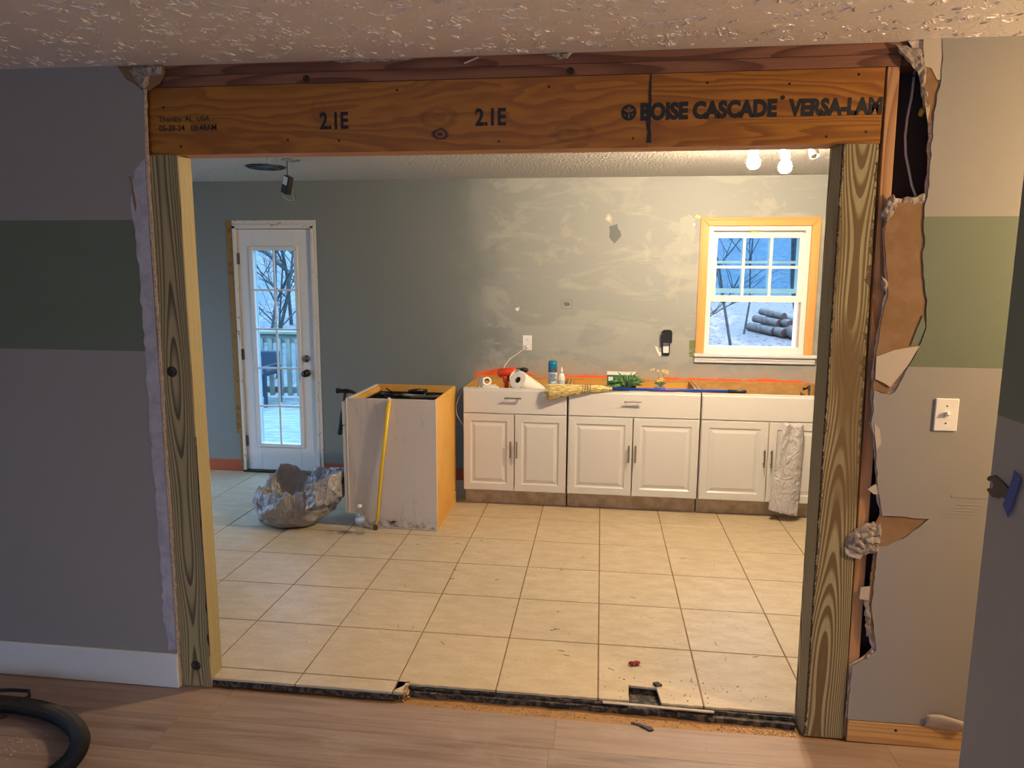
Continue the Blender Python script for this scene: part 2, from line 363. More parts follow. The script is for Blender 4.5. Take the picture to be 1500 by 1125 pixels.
def corn_mat():
    m, t, b = nodes('broom corn'); g = N(t); x, y, z = g.xyz()
    n = g.noise(g.comb(g.math('MULTIPLY', x, 9), g.math('MULTIPLY', y, 160), g.math('MULTIPLY', z, 160)), 1.0, 3, .6)
    t.links.new(g.ramp(n, [(.35, lin('#7d6430')), (.5, lin('#c7ad6b')), (.68, lin('#e8d7a0'))]), b.inputs['Base Color']); b.inputs['Roughness'].default_value = .7
    t.links.new(g.bump(n, .6, .004), b.inputs['Normal']); return m
def ground_mat():
    m, t, b = nodes('leaf litter'); g = N(t); ob = g.tc.outputs['Object']
    n = g.noise(g.scale((1, .45, 1)), 3.4, 8, .78); n2 = g.noise(g.scale((1, .6, 1)), .35, 3)
    c = g.mix(g.step(n, .35, .65), lin('#574c48'), lin('#85766f')); c = g.mix(g.step(n2, .5, .62), c, lin('#605c58'))
    c = g.mix(g.step(g.noise(ob, 9, 3), .58, .66), c, lin('#3a322e'))
    t.links.new(c, b.inputs['Base Color']); b.inputs['Roughness'].default_value = .95; return m
def chippy(name, a, c2, sc=30, lo=.55):
    m, t, b = nodes(name); g = N(t); ob = g.tc.outputs['Object']
    t.links.new(g.mix(g.step(g.noise(ob, sc, 5, .65), lo, lo+.08), lin(a), lin(c2)), b.inputs['Base Color']); b.inputs['Roughness'].default_value = .65; return m

M = {}
M['stripe'] = striped_paint(); M['kpaint'] = kitchen_paint()
M['kpaint_plain'] = mat('plain kitchen paint', '#676865', .6)
M['ceil_l'] = ceiling_mat('stomped ceiling', '#e0d4cc', .25, 30, True); M['ceil_k'] = ceiling_mat('popcorn ceiling', '#c2bcb2', 1.0, 48, False)
M['tile'] = tile_mat(); M['grout'] = mat('tan grout', '#8c755a', .9, var='#7a6449'); M['plank'] = plank_mat()
M['lvl_a'] = lvl_mat('orange veneer', 0, False); M['lvl_b'] = lvl_mat('banded veneer', 4.3, True); M['lvl_edge'] = wood('veneer edge', '#c98d4f', '#9c5f28', 'x', (.02, .1), 500, .01, .5)
M['post_l'] = wood('treated pine', '#a7966a', '#5d4f33', 'z', (0, .060), 1750, .011, .5, .7, (.35, .9), .25)
M['post_r'] = wood('olive treated pine', '#a3986f', '#6d5532', 'z', (-.004, .060), 1750, .016, .55, .7, (.3, .62), .25, stain='#715a36', edge_bark=True)
M['bark'] = chippy('bark edge', '#1f1712', '#4a3828', 22, .5)
M['plate'] = wood('reddish old framing', '#86583f', '#5e3726', 'x', (.01, .12), 1300, .010, .5, .7, (.3, .9), .3)
M['stud'] = wood('tan framing stud', '#b98a5e', '#94653f', 'z', (.03, .1), 1300, .010, .5, .7, (.3, .9), .3)
M['stud_low'] = M['stud']
M['sillwood'] = wood('sill plate pine', '#c69a62', '#b3834e', 'x', (.02, .1), 1000, .012, .4, .6)
M['plaster'] = crumble_mat('crumbled gypsum', '#8d7f73', '#b0a293'); M['kraft'] = mat('brown kraft paper', '#8c6b4b', .85, var='#82613f', vscale=14, bump=.2, bscale=120)
M['gypedge'] = crumble_mat('gypsum edge', '#b69a86', '#d4c0b0')
M['primer'] = mat('bare white primer', '#b9ab9a', .8); M['compound'] = mat('joint compound', '#a19da3', .85, var='#b4b0b4', vscale=20, bump=.2)
M['dark'] = mat('dark wall cavity', '#3b2a24', .95); M['black'] = mat('black plastic', '#101112', .4); M['rubber'] = mat('black rubber', '#141416', .6, bump=.1)
M['underlay'] = chippy('broken black underlayment', '#1b1712', '#5c4e40', 40, .48); M['ply'] = chippy('dusty orange subfloor', '#a07544', '#8a6c4c', 26, .55)
M['white'] = mat('white trim paint', '#dcd9d3', .45); M['cab'] = mat('white thermofoil cabinet', '#d4cec4', .33); M['cabwood'] = mat('cabinet particle board', '#c79b5d', .6, var='#b98b4d', vscale=22)
M['cabwood_y'] = mat('yellow cabinet ply', '#dda952', .55, var='#d39d48', vscale=5)
M['kick'] = mat('worn beige toe kick', '#c9b18c', .6, var='#ae9670', vscale=12); M['steel'] = mat('brushed nickel', '#9a9186', .35, 1.0); M['grimy'] = grimy_panel()
M['doorw'] = mat('white steel door', '#d3d0cd', .45); M['jamb'] = chippy('scraped white jamb', '#cfc8bf', '#8e7d6b', 26, .60); M['oldglue'] = chippy('old yellow paint strip', '#8a6420', '#6d4e1b', 18, .55)
M['bronze'] = mat('aged brass', '#4c4033', .3, 1.0); M['nickel'] = mat('satin nickel', '#77706a', .3, 1.0)
M['pane'] = glass('window glass', (.74, .92, 1.0)); M['pane_blue'] = glass('double glazing', (.72, .88, .97)); M['vinyl'] = mat('white vinyl', '#ebe4da', .35)
M['oak'] = wood('golden oak trim', '#e6ac66', '#cf8d45', 'z', (.02, .06), 1500, .008, .5, .4, (.3, .9), .35); M['oak_x'] = wood('golden oak head trim', '#e6ac66', '#cf8d45', 'x', (.02, .06), 1500, .008, .5, .4, (.3, .9), .35)
M['ink'] = chippy('black stencil ink', '#16161c', '#20202a', 60, .6)
def film(name, c, sc, k):
    m, t, b = nodes(name); g = N(t); ob = g.tc.outputs['Object']
    def ridge(co, q): return g.math('SUBTRACT', 1.0, g.math('ABSOLUTE', g.math('MULTIPLY', g.math('SUBTRACT', g.noise(co, q, 1, .5, .6), .5), 7.0)), clamp=True)
    h = g.math('ADD', ridge(ob, sc), g.math('MULTIPLY', ridge(g.scale((1.6, 1, .6)), sc*2.1), .6))
    b.inputs['Base Color'].default_value = (*lin(c), 1); b.inputs['Roughness'].default_value = .28; b.inputs['Specular IOR Level'].default_value = .6
    t.links.new(g.bump(h, k, .012), b.inputs['Normal']); return m
M['bag'] = film('grey bin liner', '#989392', 8, .45); M['bag2'] = film('silver grey plastic bag', '#c2bab5', 14, .5)
M['yellow'] = mat('yellow fibreglass', '#dcb31c', .35); M['cream'] = mat('cream tip', '#c9b894', .5); M['corn'] = corn_mat(); M['blue'] = mat('blue handle', '#1c3f9a', .35)
M['orange'] = mat('orange drill body', '#e2491c', .4); M['paper'] = mat('white paper towel', '#f0e8d8', .85, bump=.15, bscale=90); M['card'] = mat('cardboard core', '#5a4230', .8)
M['cap'] = mat('teal spray cap', '#0f6f94', .3); M['label'] = mat('pale printed label', '#b9c4cc', .4, var='#8f9fae', vscale=30); M['green'] = mat('dark green leaf', '#34602f', .45, var='#7fa06c', vscale=45)
M['petal'] = mat('pale yellow petal', '#e6d67c', .55); M['lilac'] = mat('lilac pot', '#b9a9cf', .4); M['red'] = mat('red plastic', '#a31c28', .4); M['whitep'] = mat('white plastic', '#ece7df', .35)
M['bulb'] = mat('lit bulb', '#ffffff', .3, emit=((1.0, .83, .58), 1.0)); M['grey'] = mat('grey metal', '#5d5a5a', .45, .6); M['hammer'] = mat('dark steel', '#3c332b', .45, .8)
M['cable'] = mat('grey cable jacket', '#b5aca6', .5); M['wirenut'] = mat('yellow wire nut', '#c9ac2c', .4); M['tape'] = mat('blue painters tape', '#27418a', .6); M['darkmetal'] = mat('dark brown metal', '#3f3531', .5, .4)
M['deck'] = mat('pale deck board', '#8d877b', .8, var='#7b7468', vscale=6); M['rail'] = mat('pale pressure-treated rail', '#958e7d', .75, var='#857d6d', vscale=8); M['wicker'] = mat('dark blue-grey wicker', '#2a303d', .7, bump=.4, bscale=90)
M['barkt'] = mat('grey tree bark', '#38332e', .9, var='#4c4741', vscale=14, bump=.4, bscale=30); M['ground'] = ground_mat(); M['log'] = mat('weathered log bark', '#48423d', .9, var='#605852', vscale=8); M['logend'] = mat('pink log end', '#5e3f35', .9, var='#4e3228', vscale=9)
M['dust'] = chippy('sawdust and crumbs', '#8d6b45', '#c7ab86', 60, .5); M['waterb'] = glass('clear bottle plastic', (.93, .96, .98), .14); M['waterl'] = mat('blue and white bottle label', '#c9d6e6', .4, var='#6f8fbe', vscale=26)
M['siding'] = mat('outside wall', '#a9a59c', .8)
#SPLIT
S = .4135          # tile pitch
ZL = -.04          # living-room floor
ZCK, ZCL = 2.415, 2.425
YW = -2.172        # painted face of the partition on the living side
YB = .86           # kitchen back wall face

# ================================================================== SETTING
# --- kitchen floor: tiles set on grout
kf = setting('kitchen_floor')
build('grout_bed', MB().box(-4.4, 2.3, -1.965, .95, -.035, -.0025).box(-4.4, .118, -2.075, -1.965, -.035, -.0025).box(.246, 2.3, -2.075, -1.965, -.035, -.0025).box(-4.4, -.778, -2.088, -2.075, -.035, -.0025).box(-4.4, -.805, -2.148, -2.088, -.035, -.0025), M['grout'], kf)
g = .0032
def tile_poly(p): build('tile', MB().prism(p, -.0115, 0, 'z'), M['tile'], kf, bev=.0015)
tile_me = {}
for i in range(-11, 6):
    for j in range(-2, 6):
        x0, x1 = i*S+g, (i+1)*S-g; y1 = -(j-1)*S-g if j > -2 else .859; y0 = -j*S+g
        if j == -2: continue
        if x1 > 2.3 or x0 < -4.4: continue
        if j == 5 and i >= -2:
            y0 = -2.0815
            front = rough([(x0, y0), (x1, y0)], .0025, .03, False, i+40)
            if i == 0: front = rough([(x0, y0), (.121, y0), (.124, -1.972), (.238, -1.978), (.243, -2.03), (.25, y0), (x1, y0)], .002, .02, False, 3)
            tile_poly(front+[(x1, y1), (x0, y1)])
        else:
            if (i, j) != (0, 0) and 'm' in tile_me:
                o = tile_me['m'].copy(); COL.objects.link(o); o.location = (x0-g, y0-g, 0)
            else:
                o = build('tile', MB().box(g, S-g, g, S-g, -.0115, 0), M['tile'], None, bev=.0015); o.parent = kf; o.location = (x0-g, y0-g, 0); tile_me['m'] = o
for i in range(-11, 6):   # row cut by the back wall
    x0, x1 = i*S+g, (i+1)*S-g
    if x0 < -4.4 or x1 > 2.3: continue
    tile_poly([(x0, 2*S+g), (x1, 2*S+g), (x1, .872), (x0, .872)])
for i in range(-9, -1):   # short cut row along the opening
    x0, x1 = i*S+g, (i+1)*S-g
    if x1 < -2.2: continue
    x1 = min(x1, -.79) if i == -2 else x1
    if x0 > -.80: continue
    tile_poly(rough([(x0, -2.15), (x1, -2.15)], .0015, .04, False, i+70)+[(x1, -5*S-g), (x0, -5*S-g)])
tile_poly(rough([(-2*S+g, -2.140), (-.778, -2.09), (-.775, -2.083)], .004, .02, False, 5)+[(-.772, -5*S-g), (-2*S+g, -5*S-g)])

# --- living floor
lf = setting('living_floor')
build('subfloor', MB().box(-4.0, 3.2, -7.5, -2.04, -.09, ZL-.006), M['ply'], lf)
rows = [(-.16, -1.50, 1.06), (-.175, -1.62, 1.35), (-.75, .52), (-1.31, .05, 1.2), (-.45, .85), (-1.0, .3)]
ytop = -2.158
for k, js in enumerate(rows):
    y1 = ytop-.2*k; y0 = y1-.2
    xs = [-4.0]+sorted(js)+[3.2]
    for a, b in zip(xs[:-1], xs[1:]):
        if k == 0:
            pts = [(a+.0006, y0+.0006), (b-.0006, y0+.0006)]
            tops = [(x, (-2.160 if x < -.83 else -2.165-.020*min(1, max(0, (x+.8)/.9)) if x < .1 else -2.185+.008*(x-.1)/.6)) for x in (b-.0006, *[q for q in (.6, .2, -.2, -.6, -.80, -.86) if a < q < b], a+.0006)]
            build('plank', MB().prism(pts+tops, ZL-.006, ZL, 'z'), M['plank'], lf)
        else: build('plank', MB().box(a+.0006, b-.0006, y0+.0006, y1-.0006, ZL-.006, ZL), M['plank'], lf)
build('plank', MB().box(-4.0, 3.2, -7.5, ytop-1.2, ZL-.006, ZL), M['plank'], lf)
# broken layers of old underlayment under the tile edge
build('underlayment_strip', MB().prism(rough([(-1.60, -2.152), (-.80, -2.152)], .004, .03, False, 2)+[(-.80, -2.12), (-1.60, -2.12)], -.034, -.0118, 'z'), M['underlay'], lf)
build('underlayment_strip', MB().prism(rough([(-.775, -2.090), (.118, -2.090)], .004, .03, False, 3)+[(.118, -2.06), (-.775, -2.06)], -.022, -.0118, 'z'), M['underlay'], lf)
build('underlayment_strip', MB().prism(rough([(-.765, -2.103), (.30, -2.106)], .004, .03, False, 4)+[(.30, -2.05), (-.765, -2.05)], -.045, -.023, 'z'), M['underlay'], lf)
build('underlayment_strip', MB().prism(rough([(.245, -2.092), (.75, -2.094)], .003, .03, False, 5)+[(.75, -2.05), (.245, -2.05)], -.024, -.0118, 'z'), M['underlay'], lf)
build('underlayment_strip', MB().prism(rough([(.31, -2.112), (.75, -2.118)], .004, .03, False, 6)+[(.75, -2.05), (.31, -2.05)], -.045, -.025, 'z'), M['underlay'], lf)
build('wood_lath', MB().prism(rough([(.02, -2.098), (.45, -2.106), (.45, -2.094), (.02, -2.086)], .001, .05, True, 8), -.0115, -.007, 'z'), M['primer'], lf)

# --- ceilings
build('living_ceiling', MB().box(-4.1, 3.3, -7.6, -2.04, ZCL, ZCL+.08), M['ceil_l'], kind='structure')
build('kitchen_ceiling', MB().box(-4.5, 2.4, -2.04, 1.0, ZCK, ZCK+.09), M['ceil_k'], kind='structure')

rg = random.Random(77); m = MB()
for k in range(2400):      # crow's-foot stomp: fans of raised plaster strokes
    cx_, cy_ = rg.uniform(-3.2, 2.6), rg.uniform(-3.85, -2.18)
    if cx_ > .8 and cy_ < -3.0: continue
    a0 = rg.uniform(0, 2*PI); sp_ = rg.uniform(.5, 1.6)
    for q in range(rg.randint(4, 9)):
        a = a0+rg.uniform(-sp_, sp_); r0 = rg.uniform(.008, .035); ln = rg.uniform(.008, .034); h = rg.uniform(.0010, .0034); w = rg.uniform(.0006, .0015)
        d = Vector((math.cos(a), math.sin(a), 0)); nrm = Vector((-d.y, d.x, 0)); c0 = Vector((cx_, cy_, ZCL))+d*r0; c1 = c0+d*ln; mid = (c0+c1)/2+nrm*rg.uniform(-.004, .004)
        if max(c0.y, c1.y) > -2.165: continue
        m.add([c0, mid-nrm*w, mid+nrm*w, c1, mid-Vector((0, 0, h))], [(0, 1, 4), (0, 4, 2), (1, 3, 4), (4, 3, 2)])
build('stomp_ridge', m, mat('ceiling stroke', '#e0d4cc', .3), bpy.data.objects['living_ceiling'], kind='stuff')
# --- kitchen back wall with door and window openings
DX0, DX1, DZ = -3.030, -2.345, 2.075
WX0, WX1, WZ0, WZ1 = .758, 1.508, 1.09, 2.052
wb_ = setting('wall_back')
m = MB()
for (a, b, c, d) in ((-4.5, DX0, 0, 2.5), (DX0, DX1, DZ, 2.5), (DX1, WX0, 0, 2.5), (WX0, WX1, 0, WZ0), (WX0, WX1, WZ1, 2.5), (WX1, 2.4, 0, 2.5)): m.box(a, b, YB, YB+.15, c-.05 if c == 0 else c, d)
build('painted_drywall', m, M['kpaint'], wb_)
def flat(name, poly, y0, y1, mt, parent, **k): return build(name, MB().prism(poly, y0, y1), mt, parent, **k)
flat('loose_paint_chip', [(-.014, 2.10), (-.002, 2.135), (.018, 2.145), (.04, 2.12), (.036, 2.07), (.012, 2.085)], YB-.006, YB, M['primer'], wb_)
flat('loose_paint_chip', [(-.002, 2.108), (.012, 2.128), (.026, 2.112), (.02, 2.092)], YB-.009, YB-.004, M['jamb'], wb_)
flat('loose_paint_chip', [(.655, 2.115), (.668, 2.135), (.70, 2.12), (.69, 2.105)], YB-.006, YB, M['petal'], wb_)
flat('loose_paint_chip', [(.645, 2.06), (.652, 2.075), (.662, 2.065), (.655, 2.05)], YB-.003, YB, M['whitep'], wb_)
flat('spackle_patch', rough([(.55, 2.11), (.62, 2.14), (.66, 2.10), (.66, 1.93), (.63, 1.96), (.60, 2.0), (.56, 1.98)], .01, .03, True, 9), YB-.0012, YB, mat('grey spackle', '#a3a49b', .7), wb_)
flat('spackle_patch', rough([(.02, 2.05), (.08, 2.07), (.11, 1.98), (.06, 1.92), (.02, 1.97)], .01, .03, True, 10), YB-.0012, YB, M['kpaint_plain'], wb_)
flat('spackle_patch', rough([(-.70, 1.42), (-.665, 1.43), (-.672, 1.40), (-.69, 1.40)], .002, .02, True, 11), YB-.002, YB, M['whitep'], wb_)
m = MB()
for (a, b, c, d) in ((-.336, -.252, 1.489, 1.491), (-.336, -.252, 1.423, 1.425), (-.337, -.335, 1.423, 1.491), (-.253, -.251, 1.423, 1.491)): m.box(a, b, YB-.0008, YB+.001, c, d)
build('pencilled_box_outline', m, mat('pencil line', '#55574f', .9), wb_)
flat('spackle_patch', rough([(-.318, 1.472), (-.27, 1.47), (-.268, 1.442), (-.31, 1.44)], .004, .015, True, 12), YB-.001, YB, M['kpaint_plain'], wb_)

# --- other walls of the two rooms (out of view, they carry the light)
m = MB().box(-4.5, -4.4, -2.2, .95, 2.05, 2.5).box(-4.5, -4.4, -2.2, -1.42, -.05, 2.05).box(-4.5, -4.4, .32, .95, -.05, 2.05)
build('wall_kitchen_left', m, M['kpaint_plain'], kind='structure')
build('wall_kitchen_right', MB().box(2.3, 2.4, -2.1, .95, -.05, 2.5), M['kpaint_plain'], kind='structure')
build('wall_living_left', MB().box(-4.1, -4.0, -7.6, -2.1, -.09, 2.5), M['stripe'], kind='structure')
m = MB().box(-4.1, -2.45, -7.6, -7.5, -.09, 2.5).box(.05, 3.3, -7.6, -7.5, -.09, 2.5).box(-2.45, .05, -7.6, -7.5, 2.0, 2.5)
build('wall_living_rear', m, M['stripe'], kind='structure')
build('wall_hall_right', MB().box(3.2, 3.3, -7.6, -2.1, -.09, 2.5), M['stripe'], kind='structure')
build('wall_near_right', MB().box(.85, .98, -5.6, -3.06, ZL, ZCL), M['stripe'], bev=.003, kind='structure')

# --- partition, stretch left of the opening
pl = setting('wall_partition_left')
LE = [(-1.717, 2.341), (-1.722, 2.27), (-1.726, 2.16), (-1.728, 2.094), (-1.73, 1.925), (-1.731, 1.722), (-1.73, 1.515), (-1.732, 1.249), (-1.735, .974), (-1.736, .577), (-1.739, .131), (-1.739, ZL)]
LEr = rough(LE, .0022, .02, False, 21)
sheet = [(-4.0, ZL), (-4.0, 2.425), (-1.82, 2.425), (-1.804, 2.408), (-1.787, 2.379), (-1.753, 2.361), (-1.723, 2.337)]
flat('drywall_sheet', sheet+LEr, YW, -2.161, M['stripe'], pl)
flat('torn_paper_edge', [(x+.001, z) for x, z in LEr]+[(x+.0085, z) for x, z in reversed(rough(LE, .0022, .017, False, 22))], YW+.0015, -2.161, M['gypedge'], pl)
build('stud_core', MB().box(-4.0, -1.755, -2.161, -2.055, ZL, 2.42), M['stud'], pl)
build('kitchen_drywall', MB().box(-4.4, -1.745, -2.055, -2.04, -.035, 2.42), M['kpaint_plain'], pl)
PO = [(-1.754, 2.075), (-1.778, 2.05), (-1.80, 1.926), (-1.788, 1.837), (-1.783, 1.671), (-1.787, 1.461), (-1.783, 1.301), (-1.787, 1.083), (-1.782, .86), (-1.784, .574), (-1.785, .279), (-1.778, .119)]
flat('joint_compound', rough(PO, .006, .025, False, 23)+[(x-.002, z) for x, z in reversed(LE[3:11])], YW-.0012, YW, M['compound'], pl)
flat('gouge', [(-1.80, 2.03), (-1.792, 2.0), (-1.79, 1.95), (-1.783, 1.90), (-1.776, 1.915), (-1.782, 1.97), (-1.79, 2.03)], YW-.0018, YW-.001, M['kraft'], pl)
flat('torn_kraft_paper', rough([(-1.812, 2.412), (-1.79, 2.424), (-1.64, 2.424), (-1.632, 2.40), (-1.66, 2.36), (-1.70, 2.338), (-1.745, 2.352), (-1.79, 2.378)], .003, .02, True, 24), -2.166, -2.160, M['kraft'], pl)
def lump(name, poly, y, th, mt, parent, seed, n=9):
    """broken gypsum: a bulging, pitted patch over the polygon"""
    xs = [p[0] for p in poly]; zs = [p[1] for p in poly]; cx = sum(xs)/len(xs); cz = sum(zs)/len(zs)
    per = rough(poly, .004, .012, True, seed); k = len(per); mb = MB(); vs_ = []; fs = []
    for q in range(n+1):
        t = q/n
        for (x, z) in per:
            px, pz = cx+(x-cx)*(1-t), cz+(z-cz)*(1-t)
            h = math.sqrt(max(0, 1-(1-t)**3))*th*(.6+.6*noise.noise((px*60+seed, pz*60, seed)))
            vs_.append((px, y-max(.0005, h) if q else y, pz))
    for q in range(n):
        for i in range(k): j = (i+1) % k; fs.append((q*k+i, q*k+j, (q+1)*k+j, (q+1)*k+i))
    mb.add(vs_, fs); return build(name, mb, mt, parent, smooth=False)
lump('gypsum_lump', [(-1.775, 2.405), (-1.755, 2.42), (-1.665, 2.42), (-1.64, 2.418), (-1.642, 2.39), (-1.69, 2.385), (-1.70, 2.36), (-1.72, 2.34), (-1.745, 2.36)], -2.165, .022, M['plaster'], pl, 5)

# --- partition, stretch right of the opening
pr = setting('wall_partition_right')
RE = [(1.036, 2.425), (1.04, 2.38), (1.043, 2.30), (1.034, 2.254), (1.03, 2.18), (1.034, 1.935), (1.026, 1.909), (1.026, 1.854), (1.036, 1.798), (1.034, 1.731), (1.049, 1.64), (1.061, 1.594), (1.067, 1.502), (1.05, 1.444), (1.023, 1.373), (.982, 1.277), (.965, 1.27), (.915, 1.287), (.92, 1.215), (.914, 1.167), (.932, 1.119), (.959, .922), (.978, .84), (1.134, .835), (1.069, .769), (1.004, .727), (.974, .72), (.972, .644), (.969, .487), (.998, .33), (.972, .296), (.918, .262), (.919, .05)]
REr = rough(RE, .0025, .018, False, 31)
flat('drywall_sheet', REr+[(1.19, .05), (1.31, .06), (1.31, .045), (3.2, .045), (3.2, 2.425)], YW, -2.163, M['stripe'], pr)
core = [(.935, 2.4245), (.952, 2.40), (.978, 2.394), (.988, 2.346), (.99, 2.30), (1.0, 2.25), (1.015, 2.19), (1.022, 2.14), (1.028, 1.95), (1.03, 1.93), (1.01, 1.915), (.94, 1.93), (.912, 1.90), (.904, 1.81), (.93, 1.64), (.918, 1.524), (.91, 1.408), (.908, 1.27), (.917, 1.20), (.911, 1.167), (.929, 1.119), (.955, .922), (.973, .84), (.962, .815), (.958, .75), (.966, .70), (.955, .487), (.955, .44), (.985, .335), (.965, .305), (.914, .262), (.915, .05)]
flat('gypsum_core', rough(core, .003, .018, False, 32)+[(3.2, .05), (3.2, 2.4245)], -2.163, -2.1595, M['gypedge'], pr)
flat('torn_kraft_paper', rough([(1.025, 1.906), (1.0, 1.918), (.945, 1.915), (.915, 1.886), (.908, 1.809), (.934, 1.639), (.938, 1.617), (.922, 1.524), (.914, 1.408), (.913, 1.289), (.961, 1.271), (1.018, 1.375), (1.045, 1.445), (1.062, 1.526), (1.058, 1.595), (1.044, 1.64), (1.036, 1.73), (1.03, 1.853)], .002, .02, True, 33), -2.168, -2.1625, M['kraft'], pr)
flat('white_paper_flap', [(.914, 1.402), (.97, 1.425), (1.05, 1.442), (1.018, 1.375), (.985, 1.325), (.967, 1.298), (.945, 1.312), (.916, 1.325)], -2.1735, -2.167, M['primer'], pr)
flat('green_paper_remnant', [(1.052, 1.545), (1.064, 1.508), (1.046, 1.447), (1.022, 1.442), (1.035, 1.49)], -2.1715, -2.167, M['stripe'], pr)
flat('torn_kraft_paper', rough([(.968, .832), (1.134, .836), (1.069, .769), (1.004, .727), (.977, .721), (.957, .75), (.955, .80)], .002, .02, True, 34), -2.168, -2.1625, M['kraft'], pr)
flat('torn_kraft_paper', rough([(.985, 2.345), (1.01, 2.335), (1.03, 2.297), (1.04, 2.285), (1.034, 2.251), (1.028, 2.18), (1.018, 2.16), (.998, 2.252)], .002, .02, True, 35), -2.168, -2.1625, M['kraft'], pr)
flat('bare_primer_patch', [(.980, 2.396), (.978, 2.4245), (1.038, 2.4245), (1.040, 2.30), (1.03, 2.30), (1.01, 2.336), (.989, 2.342)], -2.170, -2.163, M['primer'], pr)
flat('torn_kraft_paper', rough([(.964, .70), (.98, .70), (.976, .44), (.985, .36), (.962, .42), (.958, .56)], .004, .02, True, 36), -2.168, -2.1625, M['kraft'], pr)
lump('gypsum_lump', [(.908, 1.925), (.93, 1.944), (.945, 1.92), (.937, 1.886), (.912, 1.85), (.892, 1.872)], -2.163, .022, M['plaster'], pr, 6)
lump('gypsum_lump', [(.91, 1.68), (.937, 1.655), (.93, 1.617), (.911, 1.635)], -2.163, .014, M['plaster'], pr, 7)
lump('gypsum_lump', [(.978, .815), (.93, .805), (.905, .79), (.872, .76), (.868, .71), (.90, .69), (.934, .685), (.979, .70), (.985, .777)], -2.163, .026, M['plaster'], pr, 8)
lump('gypsum_lump', [(.893, 2.418), (.943, 2.405), (.99, 2.40), (.995, 2.346), (1.005, 2.26), (1.025, 2.19), (1.02, 2.15), (.994, 2.24), (.975, 2.325), (.951, 2.366), (.912, 2.388)], -2.162, .016, M['plaster'], pr, 9)
lump('gypsum_lump', [(.918, .265), (.96, .29), (.985, .33), (1.0, .32), (.99, .295), (.96, .275)], -2.165, .012, M['plaster'], pr, 10)
lump('gypsum_lump', [(.945, .53), (.965, .55), (.975, .42), (.98, .36), (.962, .38), (.95, .46)], -2.163, .010, M['plaster'], pr, 12)
lump('gypsum_lump', [(1.0, 1.935), (1.034, 1.95), (1.036, 1.91), (.99, 1.905), (.955, 1.915), (.96, 1.932)], -2.164, .008, M['plaster'], pr, 14)
flat('paper_tab', [(.922, .932), (.945, .95), (.966, .945), (.967, .914), (.944, .915)], -2.17, -2.166, M['primer'], pr)
flat('paper_tab', [(.927, .566), (.959, .571), (.958, .519), (.925, .522)], -2.17, -2.166, M['primer'], pr)
flat('paper_tab', [(.862, .713), (.90, .70), (.925, .69), (.918, .672), (.88, .68), (.866, .692)], -2.17, -2.162, M['primer'], pr)
flat('paper_tab', rough([(.925, 1.17), (.945, 1.15), (.953, 1.10), (.942, 1.075), (.935, 1.10)], .002, .02, True, 37), -2.1735, -2.170, M['primer'], pr)
def curlf(u, v): return (1.186+.125*u, YW-.002-.03*math.sin(v*PI*.6)*(.3+u*.7), .045+v*.062*(1-.35*abs(u-.35))-.01*(1-v)*u)
build('curled_paper_flap', MB().grid(8, 5, curlf), M['primer'], pr, smooth=True, solid=.001)
build('kitchen_drywall', MB().box(.77, 2.3, -2.055, -2.04, -.035, 2.42), M['dark'], pr)
build('kitchen_face', MB().box(.77, 2.3, -2.04, -2.034, -.035, 2.42), M['kpaint_plain'], pr)
build('far_stud', MB().box(1.075, 1.113, -2.16, -2.056, ZL, 2.35), M['stud'], pr)
m = MB().box(1.2, 1.32, YW-.0012, YW, .915, .925)
for q in range(5): m.box(1.17+q*.012, 1.26+q*.01, YW-.001, YW, .845+q*.011, .848+q*.011)
build('scraped_ridge', m, M['stripe'], pr)

# --- baseboard on the left
build('baseboard_left', MB().box(-4.0, -1.731, -2.187, YW, ZL+.002, .111), M['white'], kind='structure', bev=.003)

# --- header wood
hb = thing('header_beam', 'long orange laminated timber beam with black stencilled lettering over the opening', 'beam', (-.44, -2.10, 2.108))
BZ0, BZ1 = 2.110, 2.350
build('veneer_sheet', MB().box(-1.728, .121, -2.143, -2.139, BZ0, BZ1), M['lvl_a'], hb)
build('veneer_sheet', MB().box(.1235, .880, -2.1436, -2.139, BZ0, BZ1), M['lvl_b'], hb)
build('laminated_core', MB().box(-1.728, .880, -2.139, -2.098, BZ0, BZ1), M['lvl_edge'], hb)
build('laminated_core', MB().box(-1.728, .880, -2.096, -2.055, BZ0, BZ1-.001), M['lvl_edge'], hb)
def lettering(body, x, z, h, wid, parent, y=-2.1436, bold=0.0, slant=0.0):
    cu = bpy.data.curves.new('lettering', 'FONT'); cu.body = body; cu.size = 1; cu.offset = bold; cu.extrude = .0; cu.resolution_u = 3
    ob = bpy.data.objects.new('t', cu); COL.objects.link(ob); bpy.context.view_layer.update()
    dg = bpy.context.evaluated_depsgraph_get(); me = bpy.data.meshes.new_from_object(ob.evaluated_get(dg)); bpy.data.objects.remove(ob)
    xs = [v.co.x for v in me.vertices]; ys = [v.co.y for v in me.vertices]; x0, x1, y0, y1 = min(xs), max(xs), min(ys), max(ys); off = wloc(parent)
    for v in me.vertices:
        q = (v.co.x-x0)/(x1-x0); p = (v.co.y-y0)/(y1-y0)
        v.co = Vector((x+q*wid, y-.0004, z+p*h+slant*q))-off
    me.name = 'lettering'; me.materials.append(M['ink']); o = bpy.data.objects.new('lettering', me); COL.objects.link(o); o.parent = parent
    return o
lettering('2.1E', -1.056, 2.190, .061, .108, hb, bold=.03)
lettering('2.1E', -.483, 2.191, .061, .110, hb, bold=.03)
lettering('Thorsby, AL  USA', -1.683, 2.224, .024, .202, hb, bold=.010)
lettering('05-30-24   08:48AM', -1.683, 2.195, .022, .228, hb, bold=.010)
lettering('BOISE CASCADE', .092, 2.197, .060, .452, hb, bold=.06, slant=.004)
lettering('VERSA-LAM', .580, 2.201, .058, .298, hb, bold=.06)
